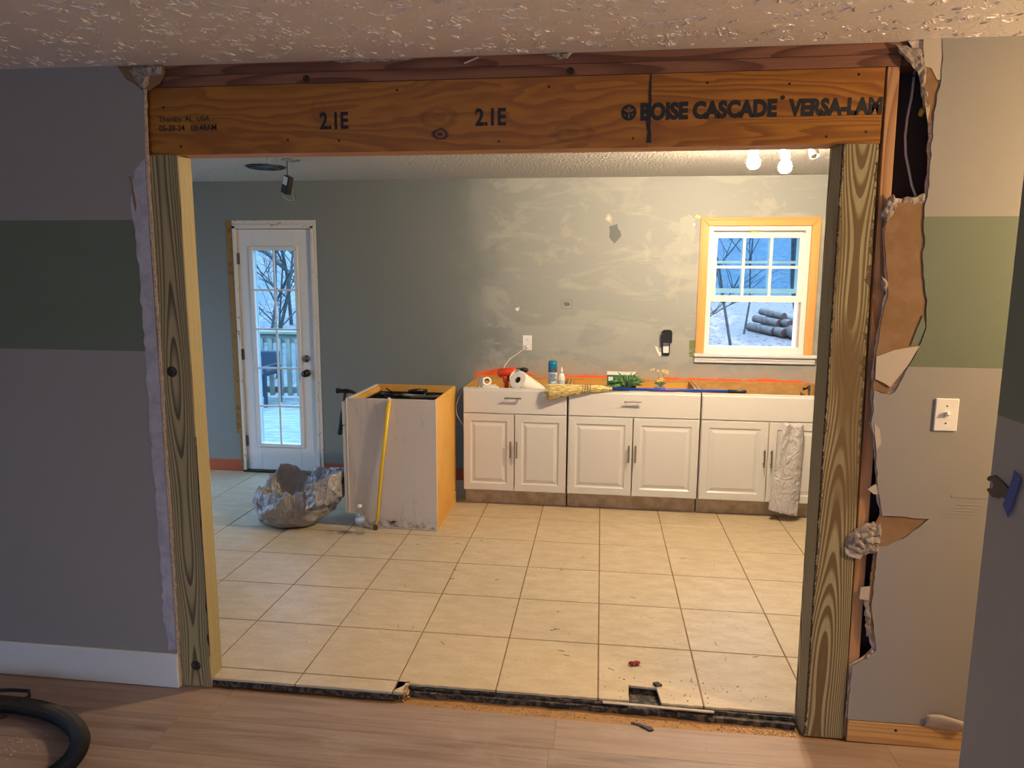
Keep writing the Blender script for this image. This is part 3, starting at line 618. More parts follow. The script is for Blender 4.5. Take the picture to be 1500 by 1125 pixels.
build('registered_mark', MB().lathe([(.0075, -.0004), (.0075, .0004)], (.560, -2.144, 2.263), 12, toaxis((0, -1, 0))), M['ink'], hb)
em = build('tree_emblem', MB().lathe([(.0265, -.0004), (.0265, .0004)], (.053, -2.1436, 2.226), 24, toaxis((0, -1, 0))), M['ink'], hb)
m = MB()
for q in range(3):
    a = PI/2*0+q*PI/3+PI/6; m.obox((.053, -2.1442, 2.226), (.019, .0003, .0016), Matrix.Rotation(a, 3, 'Y'))
for s_ in (-1, 1):
    for (zz, ln) in ((2.236, .009), (2.222, .012)): m.obox((.053+s_*.007, -2.1442, zz), (ln*.6, .0003, .0014), Matrix.Rotation(s_*.6, 3, 'Y'))
build('emblem_branch', m, M['lvl_a'], hb)
flat('ink_smudge', rough([(.115, 2.125), (.132, 2.125), (.130, 2.155), (.127, 2.35), (.121, 2.35), (.119, 2.26), (.112, 2.20), (.119, 2.16)], .002, .02, True, 41), -2.1442, -2.1436, M['ink'], hb)
for (nx, nz) in ((-1.66, 2.28), (-1.18, 2.157), (-.765, 2.32), (-.398, 2.139), (-.224, 2.318), (-.985, 2.151), (.312, 2.317), (.579, 2.306), (.797, 2.33), (.708, 2.135), (.833, 2.148), (-1.60, 2.14), (.07, 2.14)):
    build('screw_head', MB().lathe([(.0045, -.0002), (.0045, .0012), (.002, .0014)], (nx, -2.1432, nz), 8, toaxis((0, -1, 0))), M['hammer'], hb)
tp = thing('top_plate', 'upper reddish framing board tight under the textured ceiling', 'board', (-.35, -2.10, 2.389))
build('board', MB().box(-1.66, .935, -2.150, -2.06, 2.3895, 2.4245), M['plate'], tp)
build('splinter', MB().beam((-.52, -2.152, 2.40), (-.47, -2.153, 2.418), .012, .003), M['primer'], tp)
lump('gypsum_lump', [(-.24, 2.424), (-.14, 2.424), (-.16, 2.408), (-.19, 2.404), (-.21, 2.412)], -2.150, .012, M['plaster'], tp, 3)
lump('gypsum_lump', [(-1.0, 2.424), (-.7, 2.424), (-.72, 2.419), (-.98, 2.418)], -2.150, .004, M['plaster'], tp, 4)
tp2 = thing('top_plate', 'lower reddish framing board lying directly on the lettered beam', 'board', (-.35, -2.10, 2.352))
build('board', MB().box(-1.70, .925, -2.147, -2.06, 2.3515, 2.3885), M['plate'], tp2)
build('board', MB().box(.929, 1.03, -2.146, -2.06, 2.3515, 2.3885), M['plate'], tp2)
for q in (-1.10, -.15): build('knot', MB().lathe([(.014, -.0003), (.012, .0006), (.004, .0008)], (q, -2.147, 2.366), 12, toaxis((0, -1, 0))), M['hammer'], tp2)

# --- posts and stud
lp = thing('timber_post', 'treated wooden post between the blue-grey wall and the opening', 'post', (-1.668, -2.115, ZL))
build('timber', MB().add([(-1.731, -2.161, ZL), (-1.600, -2.161, ZL), (-1.600, -2.072, ZL), (-1.731, -2.072, ZL), (-1.737, -2.161, 2.109), (-1.605, -2.161, 2.109), (-1.605, -2.072, 2.109), (-1.737, -2.072, 2.109)],
      [(0,3,2,1),(4,5,6,7),(0,1,5,4),(1,2,6,5),(2,3,7,6),(3,0,4,7)]), M['post_l'], lp, bev=.003)
L_ = []; R__ = []
for k in range(70):
    z = .10+k*.0135; w = max(0, noise.noise((z*14, 2.2, 5))*.010+noise.noise((z*45, 1, 1))*.004); xe = -1.600-.0023*z; L_.append((xe+.0006, z)); R__.append((xe-.0008-w, z))
build('bark_strip', MB().prism(L_+R__[::-1], -2.1618, -2.1585), M['bark'], lp)
for (kz, kx) in ((.055, -1.665), (1.29, -1.685)):
    build('knot', MB().lathe([(.022, -.0002), (.021, .0008), (.006, .0012)], (kx, -2.161, kz), 16, toaxis((0, -1, 0))), M['bark'], lp)
rp = thing('timber_post', 'olive-brown wooden post with flame grain between the opening and torn drywall', 'post', (.83, -2.115, ZL))
build('timber', MB().add([(.772, -2.161, ZL), (.912, -2.161, ZL), (.912, -2.072, ZL), (.757, -2.072, ZL), (.757, -2.161, 2.109), (.872, -2.161, 2.109), (.872, -2.072, 2.109), (.742, -2.072, 2.109)],
      [(0,3,2,1),(4,5,6,7),(0,1,5,4),(1,2,6,5),(2,3,7,6),(3,0,4,7)]), M['post_r'], rp, bev=.003)
st = thing('wall_stud', 'tan upright stud exposed beside the olive-brown post in the wall hole', 'stud', (.905, -2.1, ZL))
build('stud', MB().add([(.918, -2.148, ZL), (.956, -2.148, ZL), (.956, -2.06, ZL), (.918, -2.06, ZL), (.8845, -2.148, 2.3505), (.9225, -2.148, 2.3505), (.9225, -2.06, 2.3505), (.8845, -2.06, 2.3505)],
      [(0,3,2,1),(4,5,6,7),(0,1,5,4),(1,2,6,5),(2,3,7,6),(3,0,4,7)]), M['stud'], st, bev=.002)
build('nail', MB().lathe([(.002, 0), (.002, .004)], (.93, -2.149, .70), 6, toaxis((0, -1, 0))), M['hammer'], st)
sp = thing('sill_plate', 'bare pine board along the floor under the beige drywall', 'board', (1.9, -2.15, ZL))
build('board', MB().box(.921, 3.2, -2.1715, -2.07, ZL+.001, .046), M['sillwood'], sp, bev=.002)
build('knot', MB().lathe([(.006, -.0002), (.005, .0008), (.002, .001)], (1.09, -2.1715, .02), 10, toaxis((0, -1, 0))), M['hammer'], sp)

# ================================================================== KITCHEN DOOR (door_1)
dr = setting('door_1', (-2.69, .87, 0))
m = MB().box(-3.030, -3.006, .85, 1.01, 0, 2.062).box(-2.367, -2.345, .85, 1.01, 0, 2.062).box(-3.030, -2.345, .85, 1.01, 2.040, 2.075)
build('jamb', m, M['jamb'], dr, bev=.002)
build('scraped_casing_gap', MB().box(-3.082, -3.031, .8555, .862, .33, 2.106), M['oldglue'], dr)
build('scraped_casing_gap', MB().box(-3.055, -3.031, .8555, .862, .0, .33), M['oldglue'], dr)
build('scraped_casing_gap', MB().box(-3.031, -2.318, .8555, .862, 2.076, 2.106).box(-2.344, -2.318, .8555, .862, 0, 2.076), M['jamb'], dr)
GX0, GX1, GZ0, GZ1 = -2.870, -2.517, .250, 1.871
m = MB()
for (a, b, c, d) in ((-3.004, GX0, .02, 2.036), (GX1, -2.369, .02, 2.036), (GX0, GX1, .02, GZ0), (GX0, GX1, GZ1, 2.036)): m.box(a, b, .873, .915, c, d)
build('door_slab', m, M['doorw'], dr, bev=.002)
m = MB()
for (a, b, c, d) in ((GX0-.034, GX0+.002, GZ0-.03, GZ1+.028), (GX1-.002, GX1+.034, GZ0-.03, GZ1+.028), (GX0, GX1, GZ0-.03, GZ0+.002), (GX0, GX1, GZ1-.002, GZ1+.028)): m.box(a, b, .863, .876, c, d)
gf = build('glazing_frame', m, M['doorw'], dr, bev=.004)
m = MB()
for (a, b, c, d) in ((GX0-.032, GX0+.002, GZ0-.03, GZ1+.028), (GX1-.002, GX1+.032, GZ0-.03, GZ1+.028), (GX0, GX1, GZ0-.03, GZ0+.002), (GX0, GX1, GZ1-.002, GZ1+.028)): m.box(a, b, .913, .925, c, d)
build('glazing_frame', m, M['doorw'], dr)
xm = (GX0+GX1)/2; hh = (GZ1-GZ0)/5
build('muntin', MB().box(xm-.008, xm+.008, .868, .878, GZ0, GZ1), M['doorw'], dr, bev=.002)
for k in range(1, 5): build('muntin', MB().box(GX0, GX1, .867, .877, GZ0+k*hh-.008, GZ0+k*hh+.008), M['doorw'], dr, bev=.002)
for k in range(5):
    for a, b in ((GX0, xm-.008), (xm+.008, GX1)): build('pane', MB().box(a-.004, b+.004, .884, .888, GZ0+k*hh+.004, GZ0+(k+1)*hh-.004), M['pane'], dr)
for k in range(12):
    xx = GX0-.018 if k < 6 else GX1+.018; build('screw_head', MB().lathe([(.004, 0), (.003, .002)], (xx, .863, GZ0+(k % 6)*hh), 8, toaxis((0, -1, 0))), M['nickel'], dr)
for z in (.27, 1.01, 1.80):
    h = build('hinge', MB().tube([(-3.006, .866, z-.045), (-3.006, .866, z+.045)], .007, 8).box(-3.004, -2.985, .870, .8735, z-.045, z+.045), M['nickel'], dr)
build('deadbolt', MB().lathe([(.030, 0), (.030, .008), (.024, .014), (.010, .016), (.010, .022), (0, .022)], (-2.444, .873, .983), 20, toaxis((0, -1, 0))), M['nickel'], dr, smooth=True)
build('door_knob', MB().lathe([(.031, 0), (.031, .006), (.013, .012), (.012, .03), (.026, .042), (.029, .055), (.022, .066), (0, .07)], (-2.442, .873, .862), 20, toaxis((0, -1, 0))), M['bronze'], dr, smooth=True)
build('threshold', MB().box(-3.03, -2.345, .84, 1.05, -.002, .018), M['bronze'], dr)
build('weather_strip', MB().box(-3.006, -2.367, .912, .918, 2.034, 2.042).box(-2.3695, -2.366, .90, .914, .02, 2.036), M['black'], dr)

# ================================================================== KITCHEN WINDOW (window_1)
wn = setting('window_1', (1.13, .87, 1.09))
build('oak_casing', MB().prism([(.700, 1.092), (.700, 2.113), (.764, 2.050), (.764, 1.092)], .842, .862), M['oak'], wn, bev=.004)
build('oak_casing', MB().prism([(1.566, 1.092), (1.566, 2.113), (1.502, 2.050), (1.502, 1.092)], .842, .862), M['oak'], wn, bev=.004)
build('oak_casing', MB().prism([(.7005, 2.1135), (1.5655, 2.1135), (1.5015, 2.0505), (.7645, 2.0505)], .842, .862), M['oak_x'], wn, bev=.004)
build('casing_bead', MB().box(.712, .722, .838, .844, 1.092, 2.10).box(1.544, 1.554, .838, .844, 1.092, 2.10), M['oak'], wn, bev=.002)
build('casing_bead', MB().box(.712, 1.554, .838, .844, 2.091, 2.101), M['oak_x'], wn, bev=.002)
build('window_stool', MB().box(.688, 1.592, .812, .90, 1.068, 1.092), M['white'], wn, bev=.004)
build('apron', MB().box(.694, 1.586, .836, .861, 1.022, 1.068).box(.694, 1.586, .830, .845, 1.044, 1.056), M['white'], wn, bev=.003)
m = MB()
for (a, b, c, d) in ((.762, .800, 1.092, 2.052), (1.466, 1.504, 1.092, 2.052), (.80, 1.466, 1.092, 1.143), (.80, 1.466, 2.018, 2.052)): m.box(a, b, .868, .99, c, d)
build('window_frame', m, M['vinyl'], wn, bev=.002)
build('jamb_track', MB().box(1.440, 1.448, .885, .97, 1.143, 1.50).box(1.452, 1.458, .90, .97, 1.143, 1.50).box(.800, .806, .90, .97, 1.143, 1.50), M['vinyl'], wn)
def sash(name, x0, x1, z0, z1, y0, y1, rw, bot, top, vx, hz, pm):
    s = build(name, MB().box(x0, x0+rw, y0, y1, z0, z1).box(x1-rw, x1, y0, y1, z0, z1).box(x0+rw, x1-rw, y0, y1, z0, z0+bot).box(x0+rw, x1-rw, y0, y1, z1-top, z1), M['vinyl'], wn, bev=.002)
    yc = (y0+y1)/2; gx0, gx1, gz0, gz1 = x0+rw, x1-rw, z0+bot, z1-top
    xs = [gx0]+vx+[gx1]; zs = [gz0]+hz+[gz1]
    for q in vx: build('muntin', MB().box(q-.010, q+.010, yc-.008, yc+.008, gz0, gz1), M['vinyl'], s)
    for q in hz: build('muntin', MB().box(gx0, gx1, yc-.0085, yc+.0085, q-.010, q+.010), M['vinyl'], s)
    for a, b in zip(xs[:-1], xs[1:]):
        for c, d in zip(zs[:-1], zs[1:]): build('pane', MB().box(a, b, yc-.002, yc+.002, c, d), pm, s)
    return s
lowr = sash('lower_sash', .797, 1.469, 1.487, 1.998, .880, .908, .038, .048, .034, [1.033, 1.231], [1.748], M['pane_blue'])
build('sash_lift', MB().box(.83, 1.44, .872, .882, 1.487, 1.496), M['vinyl'], lowr)
build('sash_latch', MB().box(1.07, 1.13, .874, .890, 1.998, 2.012), M['petal'], lowr)
sash('upper_sash', .803, 1.463, 1.553, 2.018, .935, .960, .036, .034, .03, [1.033, 1.231], [1.786], M['pane_blue'])

# ================================================================== CABINETS
def rect_loops(mb, x0, x1, z0, z1, prof, y, fill):
    """rings of rectangles (inset, depth) making a moulded door face"""
    b = len(mb.v)
    for (i, d) in prof:
        mb.v += [(x0+i, y+d, z0+i), (x1-i, y+d, z0+i), (x1-i, y+d, z1-i), (x0+i, y+d, z1-i)]
    for k in range(len(prof)-1):
        for j in range(4):
            a, c = b+k*4+j, b+k*4+(j+1) % 4; mb.f.append((a, c, c+4, a+4))
    if fill: q = b+(len(prof)-1)*4; mb.f.append((q, q+1, q+2, q+3))
    return mb
def pull(parent, c, axis, L=.122):
    c = Vector(c); d = Vector((1, 0, 0)) if axis == 'x' else Vector((0, 0, 1)); out = Vector((0, -.030, 0))
    mb = MB().tube([c+out-d*L/2, c+out+d*L/2], .0058, 10)
    for s in (-1, 1): mb.tube([c+d*s*L*.33, c+out+d*s*L*.33], .0048, 8)
    return build('handle', mb, M['steel'], parent, label='brushed nickel bar handle', smooth=False)
def cab_door(parent, x0, x1, z0, z1, y, hx):
    d = MB(); d.v += []; b = 0
    rect_loops(d, x0, x1, z0, z1, [(0, .018), (0, .003), (.003, 0), (.050, 0), (.060, .0075), (.066, .0075)], y, False)
    n = len(d.v); d.f.append((3, 2, 1, 0))
    o = build('door', d, M['cab'], parent)
    p = MB(); rect_loops(p, x0, x1, z0, z1, [(.066, .0075), (.071, .0065), (.088, .001), (.093, .001)], y, True)
    build('raised_panel', p, M['cab'], o)
    pull(o, (hx, y, .437), 'z'); return o
def base_cabinet(x0, x1, label, pulls, name='base_cabinet', drawer=True):
    t = thing(name, label, 'cabinet', ((x0+x1)/2, .55, 0)); yf = .228
    zb = .118
    m = MB().box(x0, x0+.016, .248, .852, zb, .875).box(x1-.016, x1, .248, .852, zb, .875).box(x0+.016, x1-.016, .248, .846, zb, zb+.016)
    build('carcass', m, M['cabwood'], t)
    build('back_panel', MB().box(x0+.016, x1-.016, .845, .854, zb, .875), M['cabwood_y'] if drawer else M['cabwood'], t)
    m = MB().box(x0, x0+.03, .2465, .266, zb, .876).box(x1-.03, x1, .2465, .266, zb, .876).box(x0+.03, x1-.03, .2465, .266, .858, .876).box(x0+.03, x1-.03, .2465, .266, .68, .705).box(x0+.03, x1-.03, .2465, .266, zb, zb+.03)
    build('face_frame', m, M['cab'], t)
    build('toe_kick', MB().box(x0+.002, x1, .318, .334, 0, zb).box(x0+.002, x0+.018, .334, .84, 0, zb), M['kick'], t)
    dz0, dz1 = .695, .862
    d = MB(); rect_loops(d, x0+.003, x1-.004, dz0, dz1, [(0, .018), (0, .004), (.004, 0), (.010, 0)], yf, True); d.f.append((3, 2, 1, 0))
    dw = build('drawer', d, M['cab'], t)
    if pulls: pull(dw, ((x0+x1)/2-.008, yf, .812), 'x')
    if drawer: build('drawer_box', MB().box(x0+.03, x1-.03, .268, .80, .708, .716).box(x0+.03, x0+.042, .268, .80, .716, .80).box(x1-.042, x1-.03, .268, .80, .716, .80), M['cabwood'], dw)
    xm = (x0+x1)/2
    cab_door(t, x0+.004, xm-.003, .124, .689, yf, xm-.026)
    cab_door(t, xm+.003, x1-.004, .124, .689, yf, xm+.021)
    return t
A0, A1, B0, B1, C0, C1 = -.998, -.250, -.240, .674, .682, 1.596
base_cabinet(A0, A1, 'white base cabinet with paper towel roll and drill inside its open top', True)
base_cabinet(B0, B1, 'wide white base cabinet in the middle of the row under the broom handle', True)
base_cabinet(C0, C1, 'white sink base cabinet under the window with grey bag over its door', False, drawer=False)
build('trim_1', MB().box(-1.0, 1.6, .842, .860, .860, .879), M['cabwood'], kind='structure')

# peninsula cabinet, its doors face the back door
pc = thing('base_cabinet', 'detached grimy grey-sided base cabinet standing out on the tiles, tools inside its top', 'cabinet', (-1.37, -.02, 0))
PX0, PX1, PY0, PY1 = -1.662, -1.066, -.326, .300
build('side_panel', MB().prism([(PX0, .876), (PX0, .095), (-1.600, .095), (-1.600, .004), (PX1, .004), (PX1, .876)], PY0, PY0+.016), M['grimy'], pc)
build('side_panel', MB().prism([(PX0, .876), (PX0, .095), (-1.600, .095), (-1.600, .0), (PX1, .0), (PX1, .876)], PY1-.016, PY1), M['cabwood_y'], pc)
build('back_panel', MB().box(PX1-.014, PX1-.004, PY0+.016, PY1-.016, .10, .876), M['cabwood_y'], pc)
build('base_rail', MB().box(PX1-.016, PX1+.002, PY0+.016, PY1-.016, .0, .098), M['cabwood_y'], pc)
build('face_frame', MB().box(PX0-.002, PX0+.017, PY0+.016, PY1-.016, .84, .876).box(PX0-.002, PX0+.017, PY0+.016, PY0+.05, .095, .84).box(PX0-.002, PX0+.017, PY1-.05, PY1-.016, .095, .84), M['cab'], pc)
build('frame_edge', MB().box(PX0-.006, PX0, PY0-.004, PY0+.02, .095, .876), M['cab'], pc)
build('bottom_board', MB().box(PX0+.017, PX1-.016, PY0+.016, PY1-.016, .095, .110), M['cabwood'], pc)
build('toe_kick', MB().box(-1.60, -1.585, PY0+.016, PY1-.016, .0, .095), M['kick'], pc)
build('cleat', MB().box(PX0+.02, PX1-.02, PY1-.036, PY1-.016, .74, .775), M['cabwood_y'], pc); build('cleat', MB().box(PX0+.02, PX1-.02, PY0+.016, PY0+.036, .74, .775), M['cabwood_y'], pc)
build('cleat', MB().box(PX0+.018, PX0+.040, PY0+.04, PY1-.04, .835, .868), M['cabwood_y'], pc)
build('door', MB().box(PX0-.032, PX0-.008, PY0-.002, PY1, .094, .690), M['cab'], pc, bev=.003)
build('drawer', MB().box(PX0-.034, PX0-.008, PY0-.002, PY1, .697, .853), M['cab'], pc, bev=.003)
build('broken_foot_strip', MB().prism(rough([(-1.55, .0), (-1.07, .0), (-1.07, .007), (-1.40, .012), (-1.42, .006), (-1.55, .010)], .001, .02, True, 3), PY0-.008, PY0-.0005), M['primer'], pc)

#SPLIT2
# ================================================================== THINGS ON AND ROUND THE PENINSULA
ty = thing('tool_tray', 'black shallow tray lying inside the top of the grimy grey-sided cabinet', 'tray', (-1.36, -.02, .7755))
build('tray_floor', MB().box(-1.615, -1.09, -.302, .262, .7765, .784), M['black'], ty)
build('tray_rim', MB().box(-1.615, -1.603, -.302, .262, .784, .836).box(-1.102, -1.09, -.302, .262, .784, .83).box(-1.603, -1.102, .25, .262, .784, .83).box(-1.603, -1.102, -.302, -.290, .784, .842), M['black'], ty, bev=.002)
def hammer(name, label, hc, hdir, hup, hl, grip, parts=('head', 'claw', 'handle')):
    """claw hammer: hc head centre, hdir head axis (face to claw), hup handle direction"""
    hc, hdir, hup = Vector(hc), Vector(hdir).normalized(), Vector(hup).normalized()
    t = thing(name, label, 'hammer', hc)
    build('head', MB().tube([hc-hdir*.062, hc-hdir*.048, hc-hdir*.046, hc-hdir*.03, hc+hdir*.012, hc+hdir*.02], [.0185, .0195, .016, .014, .0165, .016], 12), M['hammer'], t)
    sd = hdir.cross(hup)
    m = MB()
    for s in (-1, 1): m.tube([hc+hdir*.012+sd*s*.005, hc+hdir*.04+sd*s*.008+hup*.003, hc+hdir*.07+sd*s*.011+hup*.014, hc+hdir*.09+sd*s*.012+hup*.03], [.013, .011, .007, .003], 8)
    build('claw', m, M['hammer'], t)
    build('handle', MB().tube([hc, hc+hup*.03, hc+hup*hl*.45], [.011, .010, .009], 10), M['hammer'], t)
    build('grip', MB().tube([hc+hup*hl*.42, hc+hup*hl*.5, hc+hup*hl*.8, hc+hup*hl*.97, hc+hup*hl], [.011, .015, .0145, .017, .012], 12), grip, t)
    return t
hammer('claw_hammer', 'black claw hammer hooked over the left edge of the grimy grey-sided cabinet', (-1.752, -.10, .884), (1, .1, -.03), (-.16, -.02, -1), .31, M['rubber'])
hammer('claw_hammer', 'grey claw hammer lying on the black tray of tools', (-1.50, -.02, .852), (.55, -.8, .06), (.8, .55, -.09), .30, M['grey'])
t = thing('pry_bar', 'long dark flat pry bar on the black tray of tools', 'pry bar', (-1.36, .12, .838))
build('bar', MB().beam((-1.47, .05, .862), (-1.16, .19, .838), .030, .007), M['hammer'], t)
build('hooked_end', MB().beam((-1.47, .05, .862), (-1.505, .034, .888), .030, .007), M['hammer'], t)
t = thing('trowel', 'grey steel finishing trowel on the black tray of tools', 'trowel', (-1.22, -.02, .842))
build('blade', MB().beam((-1.32, -.03, .845), (-1.12, .06, .840), .095, .002, (0, 0, 1)), M['grey'], t)
build('handle', MB().tube([(-1.36, .075, .862), (-1.31, .085, .868), (-1.23, .115, .866)], [.012, .015, .011], 10), M['black'], t, smooth=True)
t = thing('screwdriver', 'blue-handled screwdriver lying across the black tray of tools', 'screwdriver', (-1.39, -.2, .85))
build('handle', MB().tube([(-1.43, -.17, .850), (-1.42, -.175, .850), (-1.35, -.205, .850), (-1.335, -.21, .850)], [.009, .014, .013, .007], 10), mat('navy grip', '#1b2444', .4), t, smooth=True)
build('shaft', MB().tube([(-1.335, -.21, .850), (-1.25, -.245, .848)], .003, 8), M['grey'], t)
# yellow pole
yp = thing('leaning_pole', 'thin yellow pole leaning on the front of the grimy grey-sided cabinet', 'pole', (-1.455, -.355, 0))
build('shaft', MB().tube([(-1.474, -.358, .02), (-1.463, -.355, .08), (-1.425, -.350, .45), (-1.372, -.3425, .865)], [.007, .009, .012, .015], 12), M['yellow'], yp, smooth=True)
build('rounded_tip', MB().tube([(-1.3725, -.3425, .862), (-1.371, -.342, .880), (-1.3705, -.342, .890)], [.0152, .0135, .006], 12), M['cream'], yp, smooth=True)
build('metal_foot', MB().box(-1.490, -1.462, -.368, -.346, .0005, .034), M['grey'], yp, bev=.002)
# water bottle
wt = thing('water_bottle', 'small clear plastic water bottle on the tiles before the grimy grey-sided cabinet', 'bottle', (-1.548, -.452, 0))
build('bottle_body', MB().lathe([(.022, .0008), (.029, .004), (.031, .012), (.0305, .03), (.029, .035), (.0305, .04), (.0305, .062), (.029, .067), (.0305, .072), (.0305, .11), (.031, .115), (.030, .138), (.022, .163), (.0125, .178), (.0125, .186)], (-1.548, -.452, 0), 20), M['waterb'], wt, smooth=True)
build('bottle_label', MB().lathe([(.0314, .082), (.0314, .114)], (-1.548, -.452, 0), 24), M['waterl'], wt, smooth=True)
build('bottle_cap', MB().lathe([(.0145, .184), (.0145, .197), (.012, .199), (0, .199)], (-1.548, -.452, 0), 16), M['whitep'], wt)

# grey bin liner, slumped open
def crease(p, k):
    n1 = 1-abs(noise.noise(p*k))*2; n2 = 1-abs(noise.noise(p*k*2.1+Vector((5, 3, 1))))*2; d = noise.voronoi(p*k*.9)[0]
    return .55*max(0, n1)**2+.25*max(0, n2)**2+.35*(d[1]-d[0])
def bagf(u, v):
    th = u*2*PI; c, s = math.cos(th), math.sin(th); fr = max(0, -s); bk = max(0, s); rt = max(0, c); lt = max(0, -c)
    rim = .245+.105*bk+.06*rt-.035*fr+.02*lt+.016*math.sin(3*th+.6)
    hang = .085+.03*fr+.03*lt+.025*math.sin(3*th+1)+.012*math.sin(8*th)
    K = [(0, 0, .01), (0, .002, .55), (.06, .0, .78), (.22, .0, .97), (.5, 0, 1.0), (.78, 0, .97), (1.0, -hang, .99), (1.0, -hang*1.05, 1.07), (1.0, -hang*.75, 1.12), (1.0, -.025, 1.06), (1.0, 0, .99), (1.0, -.012, .90), (.82, 0, .80), (.5, 0, .62), (.34, 0, .35), (.34, 0, .03)]
    k = v*(len(K)-1); i = min(int(k), len(K)-2); q = k-i
    f, dz, rad = (K[i][e]*(1-q)+K[i+1][e]*q for e in range(3))
    z = f*rim+dz
    reach = min(1, z/.25); amp = min(1, v*8)
    rx = .245+.085*rt*reach+.015*lt; ry = .175
    p = Vector((c*.25, s*.25, z*1.1))
    out = 1 if v < .45 else 0
    pleat = (1-abs(noise.noise((th*1.9+z*5*c, z*3.2+v*3, 1.7)))*2.4)                       # long diagonal folds in the film
    pleat2 = (1-abs(noise.noise((th*1.1-z*3, z*18+th*1.6, 6.1)))*2.4)*out                   # slack horizontal gathers under the collar
    w = rad*(1+(.085*max(-.5, pleat)+.045*max(-.5, pleat2)-.05)*amp-.10*(crease(p+Vector((v*.5, v*.3, 0)), 6.2)-.2)*amp)
    x = rx*c*w+.25*z-.02; y = ry*s*w+.06*z
    z += (.045*noise.noise(p*6+Vector((7, 2, 4)))+.03*pleat-.05*(crease(p+Vector((0, v, 0)), 8)-.2))*amp*reach
    return (min(-2.072+x, -1.712), -.31+y, max(.0008, z))
bg = thing('bin_liner', 'crumpled grey plastic bin liner slumped open on the tiles by the door', 'bag', (-2.06, -.28, 0))
build('bag_skin', MB().grid(170, 112, bagf, True), M['bag'], bg, smooth=True)
def rimf(u, v):
    a = -1.15+1.75*u; c, s = math.cos(a), math.sin(a); p = Vector((u*3, v*1.2, 2))
    r0 = .235+.05*math.sin(u*PI)+.05*crease(p, 1.4)*v; z = .315+.05*u+.055*math.sin(u*PI)-.13*v*(1.15-.5*u)+.03*noise.noise(p*1.7)
    return (min(-2.0+r0*c*(1.0+.12*v), -1.712), -.30+(r0-.06)*s*(1+.25*v)+.01*crease(p, 3), z)
build('folded_rim', MB().grid(64, 24, rimf), M['bag'], bg, smooth=True)

# grey bag hung over the sink cabinet door
def hangf(u, v):
    le = [(1.222, .684), (1.205, .60), (1.192, .45), (1.178, .28), (1.158, .083)]; ri = [(1.352, .680), (1.362, .60), (1.360, .45), (1.356, .28), (1.352, .040)]
    k = v*4; i = min(int(k), 3); q = k-i
    lx = le[i][0]*(1-q)+le[i+1][0]*q; lz = le[i][1]*(1-q)+le[i+1][1]*q; rx = ri[i][0]*(1-q)+ri[i+1][0]*q; rz = ri[i][1]*(1-q)+ri[i+1][1]*q
    x = lx+(rx-lx)*u; z = lz+(rz-lz)*u
    fold = .012*math.sin(u*9+v*1.5)*(1-v)**1.2+.006*noise.noise((u*5, v*13, 2))+.005*abs(noise.noise((u*9+v*6, v*22, 8)))
    bulge = .022*math.sin(u*PI)*(.3+v*.7)
    return (x, .205-bulge-fold-.008*v, z)
hg = thing('hanging_bag', 'silver grey plastic bag hanging over the white sink cabinet door', 'bag', (1.26, .2, .68))
build('bag_sheet', MB().grid(28, 44, hangf), M['bag2'], hg, smooth=True, solid=.002)
build('bag_tie', MB().grid(6, 5, lambda u, v: (1.225+.125*u, .226-.022*v-.004*math.sin(u*14), .690-.03*v*(.4+.6*u)+.004*math.sin(u*9))), M['bag2'], hg, smooth=True, solid=.002)
# fold at the lower corner
build('corner_fold', MB().add([(1.159, .186, .083), (1.172, .182, .215), (1.245, .170, .062)], [(0, 2, 1)]), M['bag2'], hg, solid=.002)

# ================================================================== THINGS IN THE OPEN CABINET TOPS
pt = thing('paper_towel_roll', 'white paper towel roll tilted over the edge of the cabinet drawer', 'paper roll', (-.60, .36, .93))
e0, e1 = Vector((-.612, .325, .928)), Vector((-.478, .520, .795)); ax = (e1-e0).normalized(); L = (e1-e0).length; mm = toaxis(ax)
build('paper', MB().lathe([(.024, 0), (.066, 0), (.071, .003), (.071, L-.003), (.068, L), (.024, L)], e0, 36, mm, False), M['paper'], pt, smooth=False)
build('core_tube', MB().lathe([(.023, L), (.023, -.001), (.0205, -.001), (.0205, L)], e0, 24, mm, False), M['card'], pt, smooth=True)
def loosef(u, v):
    a = 2.3+1.5*u; r = .0715+.022*math.sin(u*PI*.8)
    return e0+mm @ Vector((r*math.cos(a), r*math.sin(a), v*L))
build('loose_sheet', MB().grid(14, 2, loosef), M['paper'], pt, smooth=True, solid=.0015)
dl = thing('power_drill', 'orange cordless drill with black chuck standing behind the paper towel roll', 'drill', (-.70, .46, .716))
build('motor_body', MB().tube([(-.775, .465, .953), (-.768, .463, .955), (-.70, .46, .964), (-.655, .455, .972), (-.635, .452, .975)], [.020, .033, .034, .032, .025], 14), M['orange'], dl, smooth=True)
build('gear_case', MB().tube([(-.655, .455, .970), (-.61, .449, .978)], [.029, .023], 12), M['grey'], dl)
build('chuck', MB().tube([(-.61, .449, .978), (-.575, .444, .984), (-.55, .44, .987)], [.021, .022, .010], 12), M['black'], dl)
build('handle', MB().tube([(-.727, .46, .945), (-.718, .46, .90), (-.715, .462, .84), (-.722, .464, .775)], [.024, .0195, .020, .024], 12), M['orange'], dl, smooth=True)
build('trigger', MB().beam((-.70, .458, .935), (-.695, .458, .895), .014, .012, (1, 0, 0)), M['black'], dl)
build('battery', MB().box(-.765, -.675, .43, .50, .717, .778), M['black'], dl, bev=.006)
sc_ = thing('spray_can', 'aerosol can with teal blue cap standing behind the broom bristles', 'can', (-.366, .50, .716))
build('can_body', MB().lathe([(.030, .717), (.034, .722), (.034, .985), (.030, .996), (.029, 1.0)], (-.372, .50, 0), 24), M['grey'], sc_, smooth=True)
